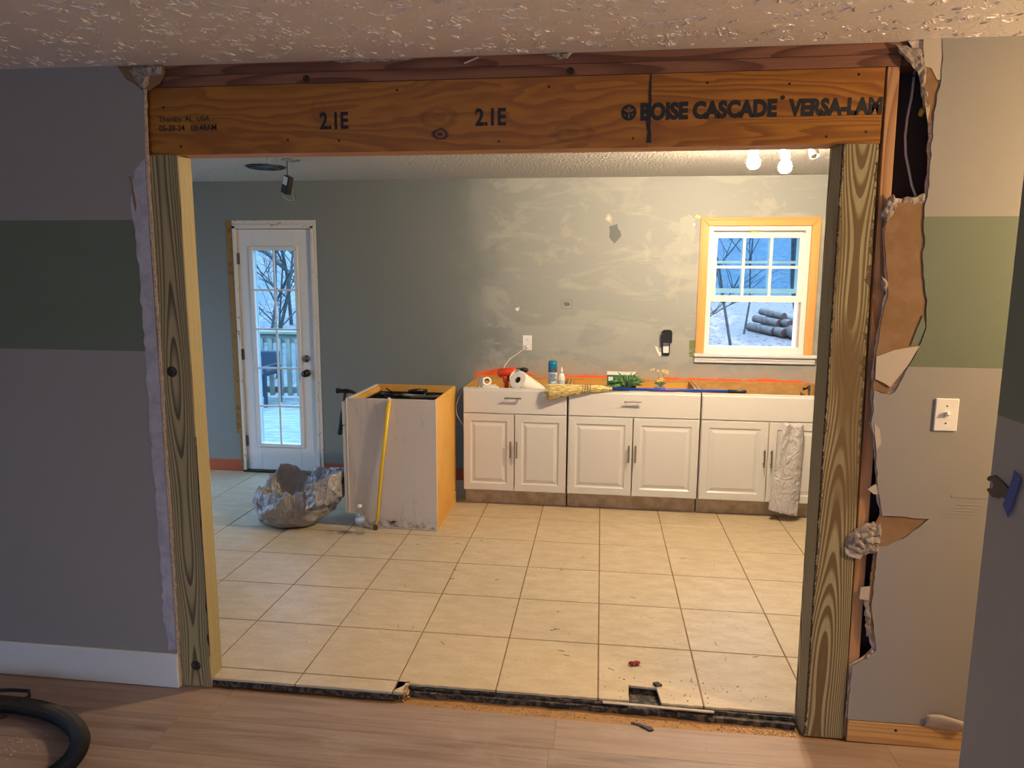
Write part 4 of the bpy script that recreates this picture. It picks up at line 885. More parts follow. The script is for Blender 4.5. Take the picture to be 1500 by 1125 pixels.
build('label_wrap', MB().lathe([(.0346, .735), (.0346, .968)], (-.372, .50, 0), 24), M['label'], sc_, smooth=True)
m = MB()
for k in range(5): m.box(-.388, -.352+.008*(k % 2), .4646, .4652, .905+k*.012, .910+k*.012)
build('printed_line', m, mat('navy print', '#2d3c5c', .5), sc_)
build('cap', MB().lathe([(.0335, .992), (.0345, .996), (.0335, 1.03), (.029, 1.052), (0, 1.054)], (-.372, .50, 0), 24), M['cap'], sc_, smooth=True)
sb = thing('small_bottle', 'small white squeeze bottle beside the teal-capped spray can', 'bottle', (-.306, .50, .716))
build('body', MB().lathe([(.022, .717), (.025, .722), (.025, .93), (.018, .955), (.010, .962)], (-.306, .495, 0), 18), M['whitep'], sb, smooth=True)
build('nozzle', MB().lathe([(.012, .960), (.011, .985), (.005, 1.0), (.004, 1.008), (0, 1.008)], (-.306, .495, 0), 14), M['whitep'], sb, smooth=True)
build('label_wrap', MB().lathe([(.0255, .80), (.0255, .91)], (-.306, .495, 0), 20), M['label'], sb, smooth=True)
mt = thing('tape_roll', 'roll of white masking tape on the paper box in the open drawer', 'tape', (-.865, .48, .87))
mm = toaxis((.15, -.75, .45)); build('tape_ring', MB().lathe([(.020, -.012), (.034, -.012), (.034, .012), (.020, .012), (.020, -.012)], (-.862, .47, .888), 28, mm, False), M['paper'], mt)
build('core', MB().lathe([(.0199, -.0125), (.0199, .0125), (.017, .0125), (.017, -.0125)], (-.862, .47, .888), 24, mm, False), M['card'], mt)
wx = thing('paper_box', 'small white box among the clutter in the open drawer', 'box', (-.86, .48, .716))
build('carton', MB().prism([(-.93, .52), (-.80, .55), (-.785, .43), (-.915, .41)], .7165, .862, 'z'), M['whitep'], wx, bev=.002)
build('lid_flap', MB().beam((-.93, .49, .862), (-.88, .40, .885), .09, .002, (1, 0, 0)), M['whitep'], wx)
def crump(c, r, seed, sq=(1, 1, 1)):
    def fn(u, v):
        th, ph = u*2*PI, v*PI; d = Vector((math.sin(ph)*math.cos(th), math.sin(ph)*math.sin(th), -math.cos(ph)))
        k = r*(.75+.5*abs(noise.noise(d*2.1+Vector((seed, 0, 0))))+.3*noise.noise(d*4.3+Vector((0, seed, 0))))
        return Vector(c)+Vector((d.x*k*sq[0], d.y*k*sq[1], d.z*k*sq[2]))
    return fn
o = build('crumpled_tissue', MB().grid(16, 10, crump((-.80, .36, .845), .055, 3, (1.2, .9, .6)), True), M['paper'], loc=(-.80, .36, .81), label='crumpled white tissue lying in front of the white box in the drawer', cat='tissue')
build('wood_scrap', MB().obox((-.945, .40, .80), (.05, .016, .012), Matrix.Rotation(.5, 3, 'Z') @ Matrix.Rotation(-.6, 3, 'Y')).obox((-.935, .44, .83), (.045, .02, .006), Matrix.Rotation(-.3, 3, 'Z') @ Matrix.Rotation(.5, 3, 'Y')), M['cabwood_y'], loc=(-.945, .4, .79), label='splintered yellow wood scrap in the left corner of the open drawer', cat='scrap')
yt = thing('yellow_tape_measure', 'round yellow tape measure tucked under the paper towel roll', 'tape measure', (-.66, .36, .82))
build('case', MB().lathe([(.030, -.016), (.034, -.013), (.034, .013), (.030, .016)], (-.655, .345, .845), 24, toaxis((.2, -1, .35))), M['yellow'], yt)
build('label_disc', MB().lathe([(.018, .0165), (.018, .0175)], (-.655, .345, .845), 18, toaxis((.2, -1, .35))), M['black'], yt)
# broom
br = thing('broom', 'corn broom with blue handle laid along the front of the white cabinets', 'broom', (.3, .25, .88))
ha, hb2 = Vector((.985, .285, .889)), Vector((.062, .242, .892))
build('handle', MB().tube([ha+(hb2-ha)*.13, hb2], .0105, 12), M['blue'], br, smooth=True)
build('hand_grip', MB().tube([ha, ha+(hb2-ha)*.012, ha+(hb2-ha)*.135], [.009, .0125, .0125], 12), M['black'], br, smooth=True)
build('wire_neck', MB().tube([hb2+Vector((.003, 0, 0)), hb2+Vector((-.012, 0, 0)), hb2+Vector((-.02, 0, 0)), hb2+Vector((-.032, 0, 0)), hb2+Vector((-.04, 0, 0))], [.013, .016, .014, .018, .017], 12), M['corn'], br)
def bristle(u, v):
    t = v; xs = -.395+(.022+.395)*(1-t) if False else (.024*(1-t)+(-.372)*t)
    prof = [(0, .017, .016), (.15, .030, .022), (.27, .026, .020), (.36, .030, .022), (.5, .036, .022), (.75, .046, .024), (1.0, .056, .026)]
    for i in range(len(prof)-1):
        if prof[i][0] <= t <= prof[i+1][0]:
            q = (t-prof[i][0])/(prof[i+1][0]-prof[i][0]); hz_ = prof[i][1]*(1-q)+prof[i+1][1]*q; hy = prof[i][2]*(1-q)+prof[i+1][2]*q; break
    a = u*2*PI; rg = 1+.10*noise.noise((u*26, 3, t*1.5))+.05*noise.noise((u*60, 7, t*3))
    ragged = .035*noise.noise((u*40, 1, 5)) if t > .97 else 0
    yc = .242-.058*t; zc = .892-.022*t*t
    return (xs+ragged, min(yc+hy*math.cos(a)*rg, 1), zc+hz_*math.sin(a)*rg-.004*t)
build('bristle_head', MB().grid(72, 26, bristle, True), M['corn'], br, smooth=True)
m = MB(); rg = random.Random(4)
for k in range(150):
    a = rg.uniform(0, 2*PI); q = math.sqrt(rg.random()); y0, z0 = .214+.020*q*math.cos(a), .884+.034*q*math.sin(a); y1, z1 = .184+.027*q*math.cos(a), .866+.058*q*math.sin(a)
    m.tube([(-.18, y0, z0), (-.30, (y0+y1)/2, (z0+z1)/2+rg.uniform(-.004, .004)), (-.392+rg.uniform(-.022, .022), y1+rg.uniform(-.004, .004), z1+rg.uniform(-.006, .006))], [.0016, .0016, .0009], 3)
o = build('bristle_tips', m, M['corn'], br, kind='stuff')
for k in range(4):
    x = -.088-.018*k; m = MB(); t = (.024-x)/.396
    hz_ = .0275+.01*(t-.27); 
    m.tube([(x+.003*math.sin(j*1.2), .242-.058*t+(hz_-.003)*math.cos(j*2*PI/16), .892-.022*t*t+(hz_+.004)*math.sin(j*2*PI/16)) for j in range(17)], .0016, 5, False); build('stitching', m, M['black'], br)
# plants
def leafblade(m, base, tip, w, bend):
    base, tip = Vector(base), Vector(tip); mid = (base+tip)/2+Vector(bend); d = (tip-base).normalized(); s = d.cross(Vector((.3, -1, .2))).normalized()*w
    m.add([base, mid-s, tip, mid+s], [(0, 1, 2), (0, 2, 3)])
gp = thing('potted_plant', 'bushy dark green plant behind the blue broom handle', 'plant', (.175, .52, .716))
build('pot', MB().lathe([(.038, .717), (.05, .82), (.053, .83), (.045, .83), (.043, .815), (0, .815)], (.175, .52, 0), 20), M['black'], gp)
rg = random.Random(9)
for k in range(64):
    a = rg.uniform(0, 2*PI); el = rg.uniform(.0, 1.1); ln = rg.uniform(.07, .125); b = Vector((.175+.022*math.cos(a), .52+.022*math.sin(a), .86+rg.uniform(0, .045)))
    d = Vector((math.cos(a)*math.cos(el)*1.15, math.sin(a)*math.cos(el), math.sin(el)*.85)); mm_ = MB(); leafblade(mm_, b, b+d*ln, .006, (0, 0, .012)); build('leaf', mm_, M['green'], gp, solid=.0006)
m = MB()
for k in range(6):
    a = k*1.1; m.tube([(.175, .52, .815), (.175+.02*math.cos(a), .52+.02*math.sin(a), .87), (.175+.035*math.cos(a), .52+.035*math.sin(a), .90+.02*(k % 3))], .002, 5)
build('stem', m, M['green'], gp)
fp = thing('potted_flower', 'small yellow flowering plant in a lilac pot in the cabinet top', 'plant', (.42, .56, .716))
build('pot', MB().lathe([(.03, .717), (.040, .86), (.043, .868), (.035, .868), (0, .86)], (.42, .56, 0), 20), M['lilac'], fp)
build('stem', MB().tube([(.42, .56, .86), (.425, .56, .90), (.44, .555, .95), (.46, .55, .985)], .0022, 6).tube([(.42, .56, .86), (.41, .56, .93), (.395, .555, .985), (.37, .55, 1.0), (.35, .55, .995)], .002, 6), M['green'], fp)
for (x, z, r) in ((.465, .982, .022), (.44, .99, .016), (.43, .925, .022), (.405, .915, .016), (.40, .99, .012), (.37, 1.0, .012), (.35, .995, .010)):
    m = MB()
    for k in range(5):
        a = k*2*PI/5; m.add([(x, .548, z), (x+r*math.cos(a-.35)*.7, .544, z+r*math.sin(a-.35)*.7), (x+r*math.cos(a), .54, z+r*math.sin(a)), (x+r*math.cos(a+.35)*.7, .544, z+r*math.sin(a+.35)*.7)], [(0, 1, 2, 3)])
    m.lathe([(.003, 0), (.002, .004), (0, .005)], (x, .545, z), 6, toaxis((0, -1, 0)))
    build('blossom', m, M['petal'], fp)
for k in range(6):
    a = k*1.05; m = MB(); leafblade(m, (.42, .56, .868), (.42+.05*math.cos(a), .56+.04*math.sin(a), .895+.008*(k % 3)), .010, (0, 0, .012)); build('leaf', m, M['green'], fp, solid=.0006)
sx = thing('seed_packet_box', 'slim green and white carton standing behind the bushy green plant', 'box', (.13, .60, .716))
build('carton', MB().box(.03, .245, .585, .63, .717, .955), mat('green printed carton', '#1f5a3c', .4, var='#2c6f4b', vscale=9), sx, bev=.002)
build('white_band', MB().box(.03, .245, .584, .631, .945, .966).box(.04, .075, .5835, .585, .90, .93), M['whitep'], sx)
sy = thing('grey_tin', 'grey metal tin beside the green carton in the cabinet top', 'tin', (.055, .47, .716))
build('tin_body', MB().box(.005, .10, .43, .51, .717, .868), M['grey'], sy, bev=.006)
build('tin_lid', MB().box(.002, .103, .427, .513, .868, .878), M['grey'], sy, bev=.003)
ro = thing('red_case', 'flat dark red case lying under the blue broom handle', 'case', (.43, .36, .716))
build('shell', MB().box(.345, .52, .31, .42, .717, .858), M['red'], ro, bev=.008)
build('clasp', MB().box(.42, .45, .304, .311, .80, .835), M['grey'], ro)
ro = thing('white_carton', 'small white carton under the blue broom handle beside the red case', 'box', (.24, .34, .716))
build('carton', MB().box(.19, .32, .30, .39, .717, .862), M['whitep'], ro, bev=.002)
build('printed_stripe', MB().box(.195, .315, .2994, .3002, .83, .85), M['red'], ro)
ro = thing('grey_pouch', 'dark grey pouch in the corner of the cabinet top beside the red case', 'pouch', (.58, .36, .716))
build('pouch_body', MB().grid(16, 10, crump((.585, .37, .785), .062, 8, (.8, .8, 1.05)), True), M['rubber'], ro, smooth=True)
build('pouch_strap', MB().tube([(.555, .34, .84), (.57, .32, .868), (.60, .32, .868), (.615, .34, .84)], .005, 6), M['grey'], ro)
vl = thing('shutoff_valve', 'small metal water valve at the back of the sink cabinet', 'valve', (1.47, .60, .86))
build('pipe', MB().tube([(1.50, .84, .80), (1.50, .66, .80), (1.497, .62, .82), (1.49, .60, .865)], .008, 10), M['steel'], vl, smooth=True)
build('valve_body', MB().tube([(1.49, .60, .862), (1.488, .598, .878), (1.487, .596, .90)], [.012, .014, .010], 10), M['steel'], vl)
build('valve_handle', MB().tube([(1.475, .585, .885), (1.455, .57, .878), (1.44, .565, .876)], [.006, .008, .011], 8), M['hammer'], vl)

# ================================================================== ON THE KITCHEN WALL
ou = thing('wall_outlet', 'white duplex outlet on the grey wall above the drill', 'outlet', (-.60, YB, 1.15))
build('cover_plate', MB().box(-.637, -.564, YB-.006, YB, 1.090, 1.208), M['whitep'], ou, bev=.002)
for z in (1.173, 1.125): 
    so = build('socket_face', MB().lathe([(.0165, 0), (.0165, .0015), (0, .0015)], (-.6005, YB-.006, z), 20, toaxis((0, -1, 0))), M['whitep'], ou)
    build('slot', MB().box(-.608, -.606, YB-.0082, YB-.007, z-.001, z+.008).box(-.596, -.594, YB-.0082, YB-.007, z-.001, z+.008).box(-.603, -.599, YB-.0082, YB-.007, z-.010, z-.006), M['black'], so)
pg = thing('phone_charger', 'white charger plugged into the outlet with its thin cord trailing down', 'charger', (-.602, YB-.01, 1.122))
build('plug', MB().box(-.613, -.591, YB-.030, YB-.0085, 1.111, 1.133), M['whitep'], pg, bev=.003)
build('cord', MB().tube([(-.602, YB-.030, 1.122), (-.615, YB-.07, 1.112), (-.66, YB-.10, 1.075), (-.72, YB-.15, 1.035), (-.752, YB-.22, .99), (-.757, YB-.28, .94), (-.745, YB-.34, .90), (-.722, YB-.46, .87), (-.735, YB-.47, .83), (-.77, YB-.47, .79), (-.80, YB-.46, .73)], .0026, 6), M['whitep'], pg, smooth=True)
bk = thing('wall_adapter', 'black cylindrical adapter hanging from a bare white receptacle on the grey wall', 'adapter', (.485, YB, 1.18))
build('adapter_body', MB().box(.443, .517, YB-.075, YB-.004, 1.172, 1.262).tube([(.48, YB-.04, 1.262), (.48, YB-.04, 1.270)], [.036, .030], 16), M['black'], bk, bev=.008)
build('receptacle', MB().box(.456, .500, YB-.024, YB, 1.090, 1.172), M['whitep'], bk, bev=.003)
build('mounting_strap', MB().box(.446, .456, YB-.012, YB, 1.075, 1.172).box(.500, .508, YB-.012, YB, 1.085, 1.165).box(.446, .505, YB-.016, YB-.001, 1.072, 1.090), M['black'], bk)
flat('loose_paint_chip', [(.395, 1.14), (.415, 1.135), (.43, 1.095), (.455, 1.09), (.462, 1.07), (.43, 1.062), (.41, 1.10)], YB-.008, YB, M['whitep'], wb_)
pwc = build('loose_wire', MB().tube([(-.985, .30, .872), (-1.005, .28, .86), (-1.03, .24, .80), (-1.05, .23, .74), (-1.045, .23, .68), (-1.02, .235, .63), (-1.004, .245, .60)], .0022, 6), M['cable'], loc=(-1.01, .26, .7), smooth=True, label='thin white wire looping down beside the cabinet holding the drill', cat='wire')

# ================================================================== CEILING FIXTURES
fx = thing('light_fixture', 'white three-lamp ceiling light with two glowing bulbs and one empty socket', 'light', (.86, -.8, 2.40))
build('canopy_bar', MB().box(.66, 1.08, -.84, -.76, 2.388, 2.4145), M['whitep'], fx, bev=.006)
def lamp(x, tilt, lit, zt=2.340):
    top = Vector((x, -.80, zt)); d = Vector((tilt[0], tilt[1], -1)).normalized()
    s = build('socket', MB().tube([(x-.004, -.80, 2.39), top], .006, 8).lathe([(.013, 0), (.0235, .004), (.0235, .075), (.020, .076), (.018, .05), (0, .05)], top, 20, toaxis(d)), M['whitep' if not lit else 'nickel'] if False else M['whitep'], fx, smooth=False)
    if lit:
        c = top+d*.118
        build('bulb', MB().lathe([(.0135, -.050), (.015, -.034), (.028, -.018), (.034, 0), (.031, .016), (.020, .029), (0, .034)], c, 24, toaxis(d)), M['bulb'], s, smooth=True)
        return c
    return None
BS = [lamp(.735, (.0, -.15), True, 2.372), lamp(.893, (.02, -.05), True, 2.352)]; lamp(1.022, (.12, -.55), False, 2.345)
nb = M['bulb'].node_tree.nodes
for n_ in nb:
    if n_.type == 'BSDF_PRINCIPLED':
        area_b = 4*PI*.032**2; n_.inputs['Emission Strength'].default_value = BULB/(area_b*PI); n_.inputs['Emission Color'].default_value = (*WARM, 1)
vt = thing('ceiling_vent', 'round black ceiling diffuser above the back door', 'vent', (-2.371, .137, ZCK))
build('rim_ring', MB().lathe([(.135, 2.4145), (.135, 2.409), (.122, 2.404), (.112, 2.409), (.112, 2.414)], (-2.371, .137, 0), 36), M['black'], vt, smooth=False)
build('cone_ring', MB().lathe([(.100, 2.412), (.100, 2.404), (.078, 2.398), (.070, 2.404)], (-2.371, .137, 0), 32), M['black'], vt)
build('cone_ring', MB().lathe([(.060, 2.409), (.058, 2.400), (.032, 2.393), (0, 2.392)], (-2.371, .137, 0), 28), M['rubber'], vt)
bx = thing('hanging_transformer', 'black box with pale sticker dangling from a ceiling wire near the diffuser', 'transformer', (-2.09, -.129, 2.415))
build('ceiling_plate', MB().lathe([(.058, 2.4145), (.058, 2.409), (.03, 2.404), (0, 2.403)], (-2.071, -.129, 0), 24), M['steel'], bx)
build('wire', MB().tube([(-2.093, -.129, 2.406), (-2.094, -.13, 2.36), (-2.094, -.13, 2.312)], .003, 6), M['rubber'], bx)
mb_ = rotz(-.55) @ Matrix.Rotation(.38, 3, 'Y')
cb = Vector((-2.098, -.13, 2.255)); build('box_body', MB().obox(cb, (.032, .020, .058), mb_), M['black'], bx, bev=.004)
build('sticker', MB().obox(cb+mb_ @ Vector((.0, -.0206, .026)), (.024, .0006, .026), mb_), M['whitep'], bx)
build('loose_wire', MB().tube([cb+mb_ @ Vector((-.034, 0, -.03)), cb+Vector((-.035, 0, -.075)), cb+Vector((.0, 0, -.098)), cb+Vector((.045, -.01, -.10)), cb+Vector((.05, -.01, -.085)), cb+Vector((.04, -.01, -.02))], .0022, 6), M['cable'], bx, smooth=True)
build('loose_wire', MB().tube([cb+Vector((.03, 0, 0)), cb+Vector((.045, 0, -.05)), cb+Vector((.055, 0, -.09))], .0022, 6), M['hammer'], bx)

# ================================================================== LIVING SIDE
sw = thing('light_switch', 'white toggle light switch on the beige drywall', 'switch', (1.154, YW, 1.207))
build('cover_plate', MB().box(1.116, 1.192, YW-.007, YW, 1.150, 1.264), M['whitep'], sw, bev=.003)
build('toggle', MB().obox((1.154, YW-.014, 1.212), (.0045, .009, .006), Matrix.Rotation(-.5, 3, 'X')).box(1.147, 1.161, YW-.0085, YW-.0068, 1.196, 1.22), M['whitep'], sw)
for z in (1.178, 1.238): build('screw', MB().lathe([(.003, 0), (.0025, .0015)], (1.154, YW-.007, z), 8, toaxis((0, -1, 0))), M['nickel'], sw)
cbx = thing('electrical_cable', 'grey electrical cable running down the open wall cavity', 'cable', (.99, -2.09, 2.35))
build('cable_jacket', MB().tube([(.990, -2.09, 2.352), (.988, -2.09, 2.27), (.980, -2.09, 2.204), (.978, -2.09, 2.139), (.985, -2.09, 2.08), (.998, -2.092, 2.03), (1.010, -2.095, 1.98), (1.030, -2.10, 1.93), (1.035, -2.10, 1.80)], .0045, 8), M['cable'], cbx, smooth=True)
build('staple', MB().box(.983, .998, -2.098, -2.084, 2.33, 2.336), M['steel'], cbx)
wi = thing('capped_wire', 'yellow capped wires dangling in the open wall cavity', 'wire', (1.035, -2.10, 2.26))
build('wire_nut', MB().lathe([(.010, 0), (.0095, .012), (.006, .024), (0, .026)], (1.022, -2.10, 2.225), 12, toaxis((-.35, -.2, -1))), M['wirenut'], wi, smooth=True)
build('wire_nut', MB().lathe([(.009, 0), (.0085, .010), (.005, .020), (0, .022)], (1.040, -2.10, 2.220), 12, toaxis((.1, -.2, -1))), M['wirenut'], wi, smooth=True)
build('wire_lead', MB().tube([(1.022, -2.10, 2.225), (1.03, -2.10, 2.26), (1.035, -2.098, 2.31), (1.03, -2.09, 2.352)], .002, 5).tube([(1.04, -2.10, 2.22), (1.045, -2.10, 2.25), (1.046, -2.095, 2.30)], .002, 5), M['cable'], wi)
# hook-shaped metal piece taped to the near wall (x = .85 face)
tm = thing('metal_hook', 'dark open-jawed metal piece held on the near wall by blue tape', 'hook', (.85, -3.11, 1.21))
build('jaw_plate', MB().prism([(-3.150, 1.222), (-3.118, 1.232), (-3.085, 1.238), (-3.066, 1.230), (-3.062, 1.218), (-3.075, 1.222), (-3.086, 1.217), (-3.083, 1.206), (-3.068, 1.203), (-3.060, 1.198), (-3.085, 1.188), (-3.105, 1.192), (-3.118, 1.200), (-3.150, 1.200)], .8455, .8492, 'x'), M['darkmetal'], tm)
build('jaw_tip', MB().prism([(-3.064, 1.2305), (-3.056, 1.222), (-3.062, 1.218)], .846, .849, 'x'), M['darkmetal'], tm)
bt = build('painters_tape', MB().prism(rough([(-3.160, 1.270), (-3.186, 1.256), (-3.170, 1.215), (-3.155, 1.165), (-3.132, 1.185), (-3.148, 1.23)], .001, .02, True, 6), .8438, .8452, 'x'), M['tape'], loc=(.845, -3.16, 1.21), label='torn strip of blue painters tape stuck on the near wall', cat='tape')
# vacuum hose
hs = thing('vacuum_hose', 'black corrugated vacuum hose curling across the wood floor', 'hose', (-2.1, -2.55, ZL))
ctrl = [(-2.75, -2.40), (-2.45, -2.425), (-2.25, -2.425), (-2.07, -2.455), (-1.92, -2.53), (-1.835, -2.63), (-1.82, -2.76), (-1.90, -2.93), (-2.06, -3.07), (-2.3, -3.2)]
def cat_(P, t):
    n = len(P)-1; k = min(int(t*n), n-1); q = t*n-k; p0, p1, p2, p3 = P[max(k-1, 0)], P[k], P[k+1], P[min(k+2, n)]
    return tuple(.5*((2*b)+(-a+c)*q+(2*a-5*b+4*c-d)*q*q+(-a+3*b-3*c+d)*q**3) for a, b, c, d in zip(p0, p1, p2, p3))
pts = []; rs = []; n = 330
for k in range(n+1): x, y = cat_(ctrl, k/n); pts.append((x, y, ZL+.033)); rs.append(.0325 if k % 2 else .026)
build('corrugated_tube', MB().tube(pts, rs, 12), M['rubber'], hs)
build('power_cord', MB().tube([(-2.75, -2.45, ZL+.05), (-2.5, -2.40, ZL+.055), (-2.33, -2.372, ZL+.06), (-2.25, -2.372, ZL+.062), (-2.225, -2.40, ZL+.058), (-2.24, -2.44, ZL+.057)], .007, 8), M['rubber'], hs, smooth=True)
build('power_cord', MB().tube([(-2.75, -2.62, ZL+.005), (-2.45, -2.53, ZL+.005), (-2.33, -2.49, ZL+.006), (-2.27, -2.465, ZL+.01)], .005, 8), M['rubber'], hs, smooth=True)
# floor bits
rb = build('red_wire_nut', MB().lathe([(.010, 0), (.009, .012), (.005, .022), (0, .024)], (.158, -1.815, .010), 10, toaxis((1, .3, .05))).lathe([(.010, 0), (.009, .012), (.005, .022), (0, .024)], (.153, -1.82, .010), 10, toaxis((-1, .2, .0))), M['red'], loc=(.155, -1.815, 0), label='small red plastic wire nut lying on the tiles', cat='wire nut')
bs = build('black_shard', MB().prism([(.128, -2.168), (.16, -2.172), (.185, -2.185), (.205, -2.187), (.212, -2.205), (.195, -2.212), (.18, -2.198), (.155, -2.183), (.128, -2.176)], ZL+.001, ZL+.006, 'z'), M['black'], loc=(.17, -2.185, ZL), label='black plastic shard at the edge of the wood floor', cat='shard')
rg = random.Random(12); m = MB()
def crumb(x, y, z, s): m.obox((x, y, z+s*.4), (s, s*rg.uniform(.25, .8), s*.4), rotz(rg.uniform(0, 3)))
for k in range(420): crumb(rg.uniform(-.76, .745), -2.105-abs(rg.gauss(0, .022)) - .02, ZL-.006, rg.uniform(.0008, .0032))
for k in range(260): crumb(.745-abs(rg.gauss(0, .16)), -2.15+rg.gauss(0, .014), ZL-.006, rg.uniform(.001, .0035))
for k in range(130): crumb(-.785+rg.gauss(0, .014), -2.11+rg.gauss(0, .018), ZL-.006+rg.uniform(0, .02), rg.uniform(.001, .004))
build('sawdust_crumbs', m, M['dust'], kind='stuff', label='sawdust and plaster crumbs along the threshold', cat='debris')
m = MB()
for k in range(150): crumb(rg.uniform(-1.5, .72), rg.uniform(-2.07, -.2), 0, rg.uniform(.0006, .002))
for k in range(60): crumb(rg.uniform(0, .7), rg.uniform(-2.07, -1.9), 0, rg.uniform(.0006, .003))
for k in range(25):
    x, y = rg.uniform(-1.2, .7), rg.uniform(-2.0, -.3); a = rg.uniform(0, 3); m.beam((x, y, .001), (x+.03*math.cos(a), y+.03*math.sin(a), .0012), .0016, .0012)
build('floor_grit', m, M['darkmetal'], kind='stuff', label='dark grit scattered over the cream tiles', cat='debris')
m = MB()
for k in range(90): crumb(rg.uniform(-2.3, .8), rg.uniform(-2.75, -2.19), ZL, rg.uniform(.0008, .0026))
for k in range(40): crumb(-2.10+rg.gauss(0, .05), -2.62+rg.gauss(0, .05), ZL, rg.uniform(.001, .004))
build('plaster_flecks', m, M['compound'], kind='stuff', label='pale plaster flecks on the wood floor', cat='debris')
build('debris_chunk', MB().prism([(.225, -1.955), (.245, -1.945), (.262, -1.965), (.235, -1.972)], .0005, .010, 'z'), M['underlay'], loc=(.24, -1.96, 0), label='small dark chunk of underlayment beside the notch in the tiles', cat='debris chunk')
build('mortar_rubble', MB().grid(14, 9, crump((-.787, -2.105, -.022), .026, 5, (.8, 1.35, .62)), True), M['dust'], kf)
build('notch_bed', MB().box(.118, .246, -2.06, -1.965, -.0349, -.031).box(.118, .246, -1.9665, -1.9645, -.034, -.012).box(.2445, .2465, -2.06, -1.9665, -.034, -.012), M['underlay'], kf)

# ================================================================== OUTSIDE
def hill(x, y): return -.75+.05*noise.noise((x*.35, y*.35, 1))+max(0, y-3)*.14+.3*noise.noise((x*.06, y*.06, 4))*min(1, y/20)
build('ground', MB().grid(70, 60, lambda u, v: (-45+90*u, 1.05+50*v, hill(-45+90*u, 1.05+50*v))), M['ground'], kind='structure', smooth=True)
dk = thing('wooden_deck', 'pale wooden deck outside the glazed back door', 'deck', (-3.2, 2.5, -.05))
y = 1.03
while y < 4.7:
    build('deck_board', MB().box(-6.5, -.2, y, y+.136, -.075, -.045), M['deck'], dk); y += .142
build('deck_frame', MB().box(-6.5, -.2, 1.03, 4.78, -.25, -.076), M['deck'], dk)
rl = thing('deck_railing', 'pale wooden railing with square balusters at the deck edge', 'railing', (-3.2, 4.68, -.045))
build('top_rail', MB().box(-6.5, -.2, 4.60, 4.76, .865, .900), M['rail'], rl); build('rail_band', MB().box(-6.5, -.2, 4.66, 4.70, .735, .865), M['rail'], rl)
build('bottom_rail', MB().box(-6.5, -.2, 4.66, 4.70, .03, .12), M['rail'], rl)
for k in range(47):
    x = -6.457+k*.1315; build('baluster', MB().box(x, x+.058, 4.615, 4.66, .0, .80), M['rail'], rl)
for x in (-6.4, -4.1, -2.75, -.9): build('post', MB().box(x, x+.09, 4.67, 4.76, -.045, .865), M['rail'], rl)
ch = thing('patio_chair', 'dark blue-grey wicker chair on the deck seen through the door glass', 'chair', (-4.62, 4.15, -.045))
cx, cy = -4.61, 4.16
build('seat', MB().box(cx-.27, cx+.27, cy-.24, cy+.24, .36, .42), M['wicker'], ch, bev=.015)
build('backrest', MB().obox((cx, cy+.21, .53), (.27, .03, .125), Matrix.Rotation(-.10, 3, 'X')), M['wicker'], ch, bev=.015)
build('front_apron', MB().box(cx-.26, cx+.25, cy-.235, cy-.215, .10, .365), M['wicker'], ch)
for s_ in (-1, 1): build('armrest', MB().box(cx+s_*.26-.02, cx+s_*.26+.02, cy-.22, cy+.2, .46, .50), M['wicker'], ch, bev=.01)
for sx_ in (-1, 1):
    for sy_ in (-1, 1): build('leg', MB().box(cx+sx_*.262-.018, cx+sx_*.262+.018, cy+sy_*.21-.018, cy+sy_*.21+.018, -.044, .47), M['wicker'], ch)
def tree(x, y, h, r, seed, label, lean=0, depth=3):
    rg = random.Random(seed); z0 = hill(x, y)-.1; t = thing('bare_tree', label, 'tree', (x, y, z0)); tr = MB(); brm = MB()
    def limb(mb, p, d, L, r, lv):
        n = 5; q = [Vector(p)]; rs = [r]; dd = Vector(d)
        for k in range(n): dd = (dd+Vector((rg.uniform(-1, 1), rg.uniform(-1, 1), rg.uniform(-.3, .6)))*.16).normalized(); q.append(q[-1]+dd*L/n); rs.append(r*(1-.75*(k+1)/n) if lv else r*(1-.6*(k+1)/n))
        mb.tube(q, rs, 7 if lv < 2 else 4)
        if lv < depth:
            for k in range(9 if lv == 0 else 5):
                i = rg.randint(1, n); a = rg.uniform(0, 2*PI); nd = (dd*.6+Vector((math.cos(a), math.sin(a)*.7, rg.uniform(.1, .9)))).normalized()
                limb(brm, q[i], nd, L*rg.uniform(.4, .6), rs[i]*.5+.003, lv+1)
    limb(tr, (x, y, z0), (lean, 0, 1), h, r, 0)
    build('trunk', tr, M['barkt'], t); build('branch_crown', brm, M['barkt'], t, kind='stuff')
tree(2.30, 8.0, 3.4, .030, 1, 'thin bare sapling standing nearest the kitchen window', .0, 2)
tree(3.05, 11.2, 4, .024, 2, 'slim bare tree just behind the sapling outside the window', 0, 2)
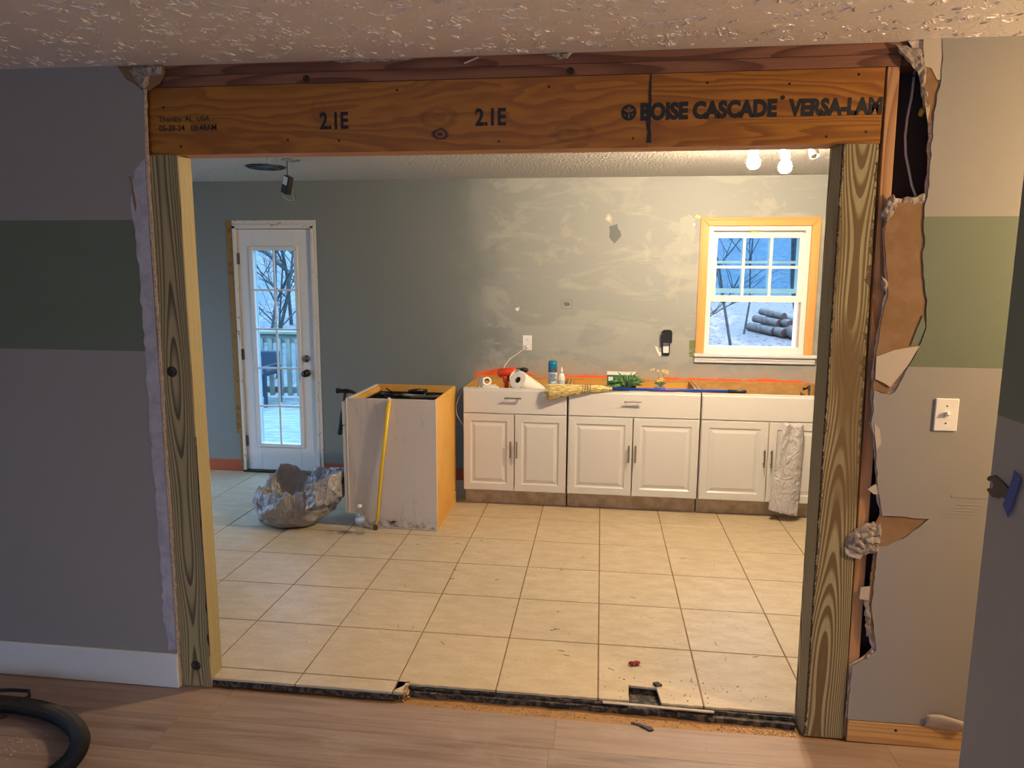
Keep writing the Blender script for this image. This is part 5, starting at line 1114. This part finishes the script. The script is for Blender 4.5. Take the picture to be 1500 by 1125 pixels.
tree(4.0, 10.0, 7, .10, 13, 'thick leaning trunk beside the log pile outside the window', -.10, 2)
tree(2.5, 15.5, 7, .06, 4, 'bare tree far up the slope outside the window', .05)
tree(-5.75, 7.2, 5, .024, 5, 'bare tree just past the deck railing', .04)
tree(-6.7, 8.8, 6, .030, 6, 'bare tree second behind the deck railing', .06)
tree(-7.6, 12, 7, .045, 7, 'tall bare tree far behind the deck', .05)
tree(-9.0, 16, 8, .05, 8, 'tall bare tree farthest behind the deck', -.1)
tree(-6.05, 9.6, 5, .024, 21, 'slender bare sapling between the two trunks behind the deck railing', .02)
tree(-5.3, 6.4, 3.6, .020, 22, 'shortest bare sapling closest to the deck railing', -.12)
tree(-7.3, 10.6, 5, .026, 23, 'slender bare tree left of the far trunks beyond the deck', .1)
tree(1.75, 9.2, 3.6, .020, 24, 'slender bare sapling at the left edge of the window view', .03, 2)
tree(6.4, 20, 8, .09, 9, 'bare tree highest on the hill outside the window', 0)
rg = random.Random(3)
logs = [(3.42, 11.3, .09, .0, -.15), (3.64, 11.1, .10, .0, .0), (3.92, 10.9, .13, .0, .2), (3.53, 11.3, .085, .175, -.12), (3.75, 11.16, .085, .19, .0), (3.92, 11.2, .08, .235, .1), (3.64, 11.3, .075, .335, -.05)]
nm = ['at the left end of the bottom row', 'second along the bottom row', 'with the pinkest cut end on the ground', 'resting on the left of the bottom row', 'in the middle of the second row', 'at the right of the second row', 'on the very top']
for (x, y, r, dz, a), s in zip(logs, nm):
    z = hill(x, y)+r+dz; d = Vector((math.sin(a)-.35, .8, .08)).normalized(); c = Vector((x, y, z))
    t = thing('cut_log', 'cut log '+s+' of the outdoor log pile', 'log', c, 'logs in the pile outside the window')
    build('log_bark', MB().lathe([(r*.97, -.4), (r, -.35), (r*1.02, 0), (r*.98, .35)], c, 14, toaxis(d)), M['log'], t, smooth=False)
    build('cut_face', MB().lathe([(r*.93, -.402), (r*.5, -.4035), (0, -.404)], c, 14, toaxis(d)), M['logend'], t)
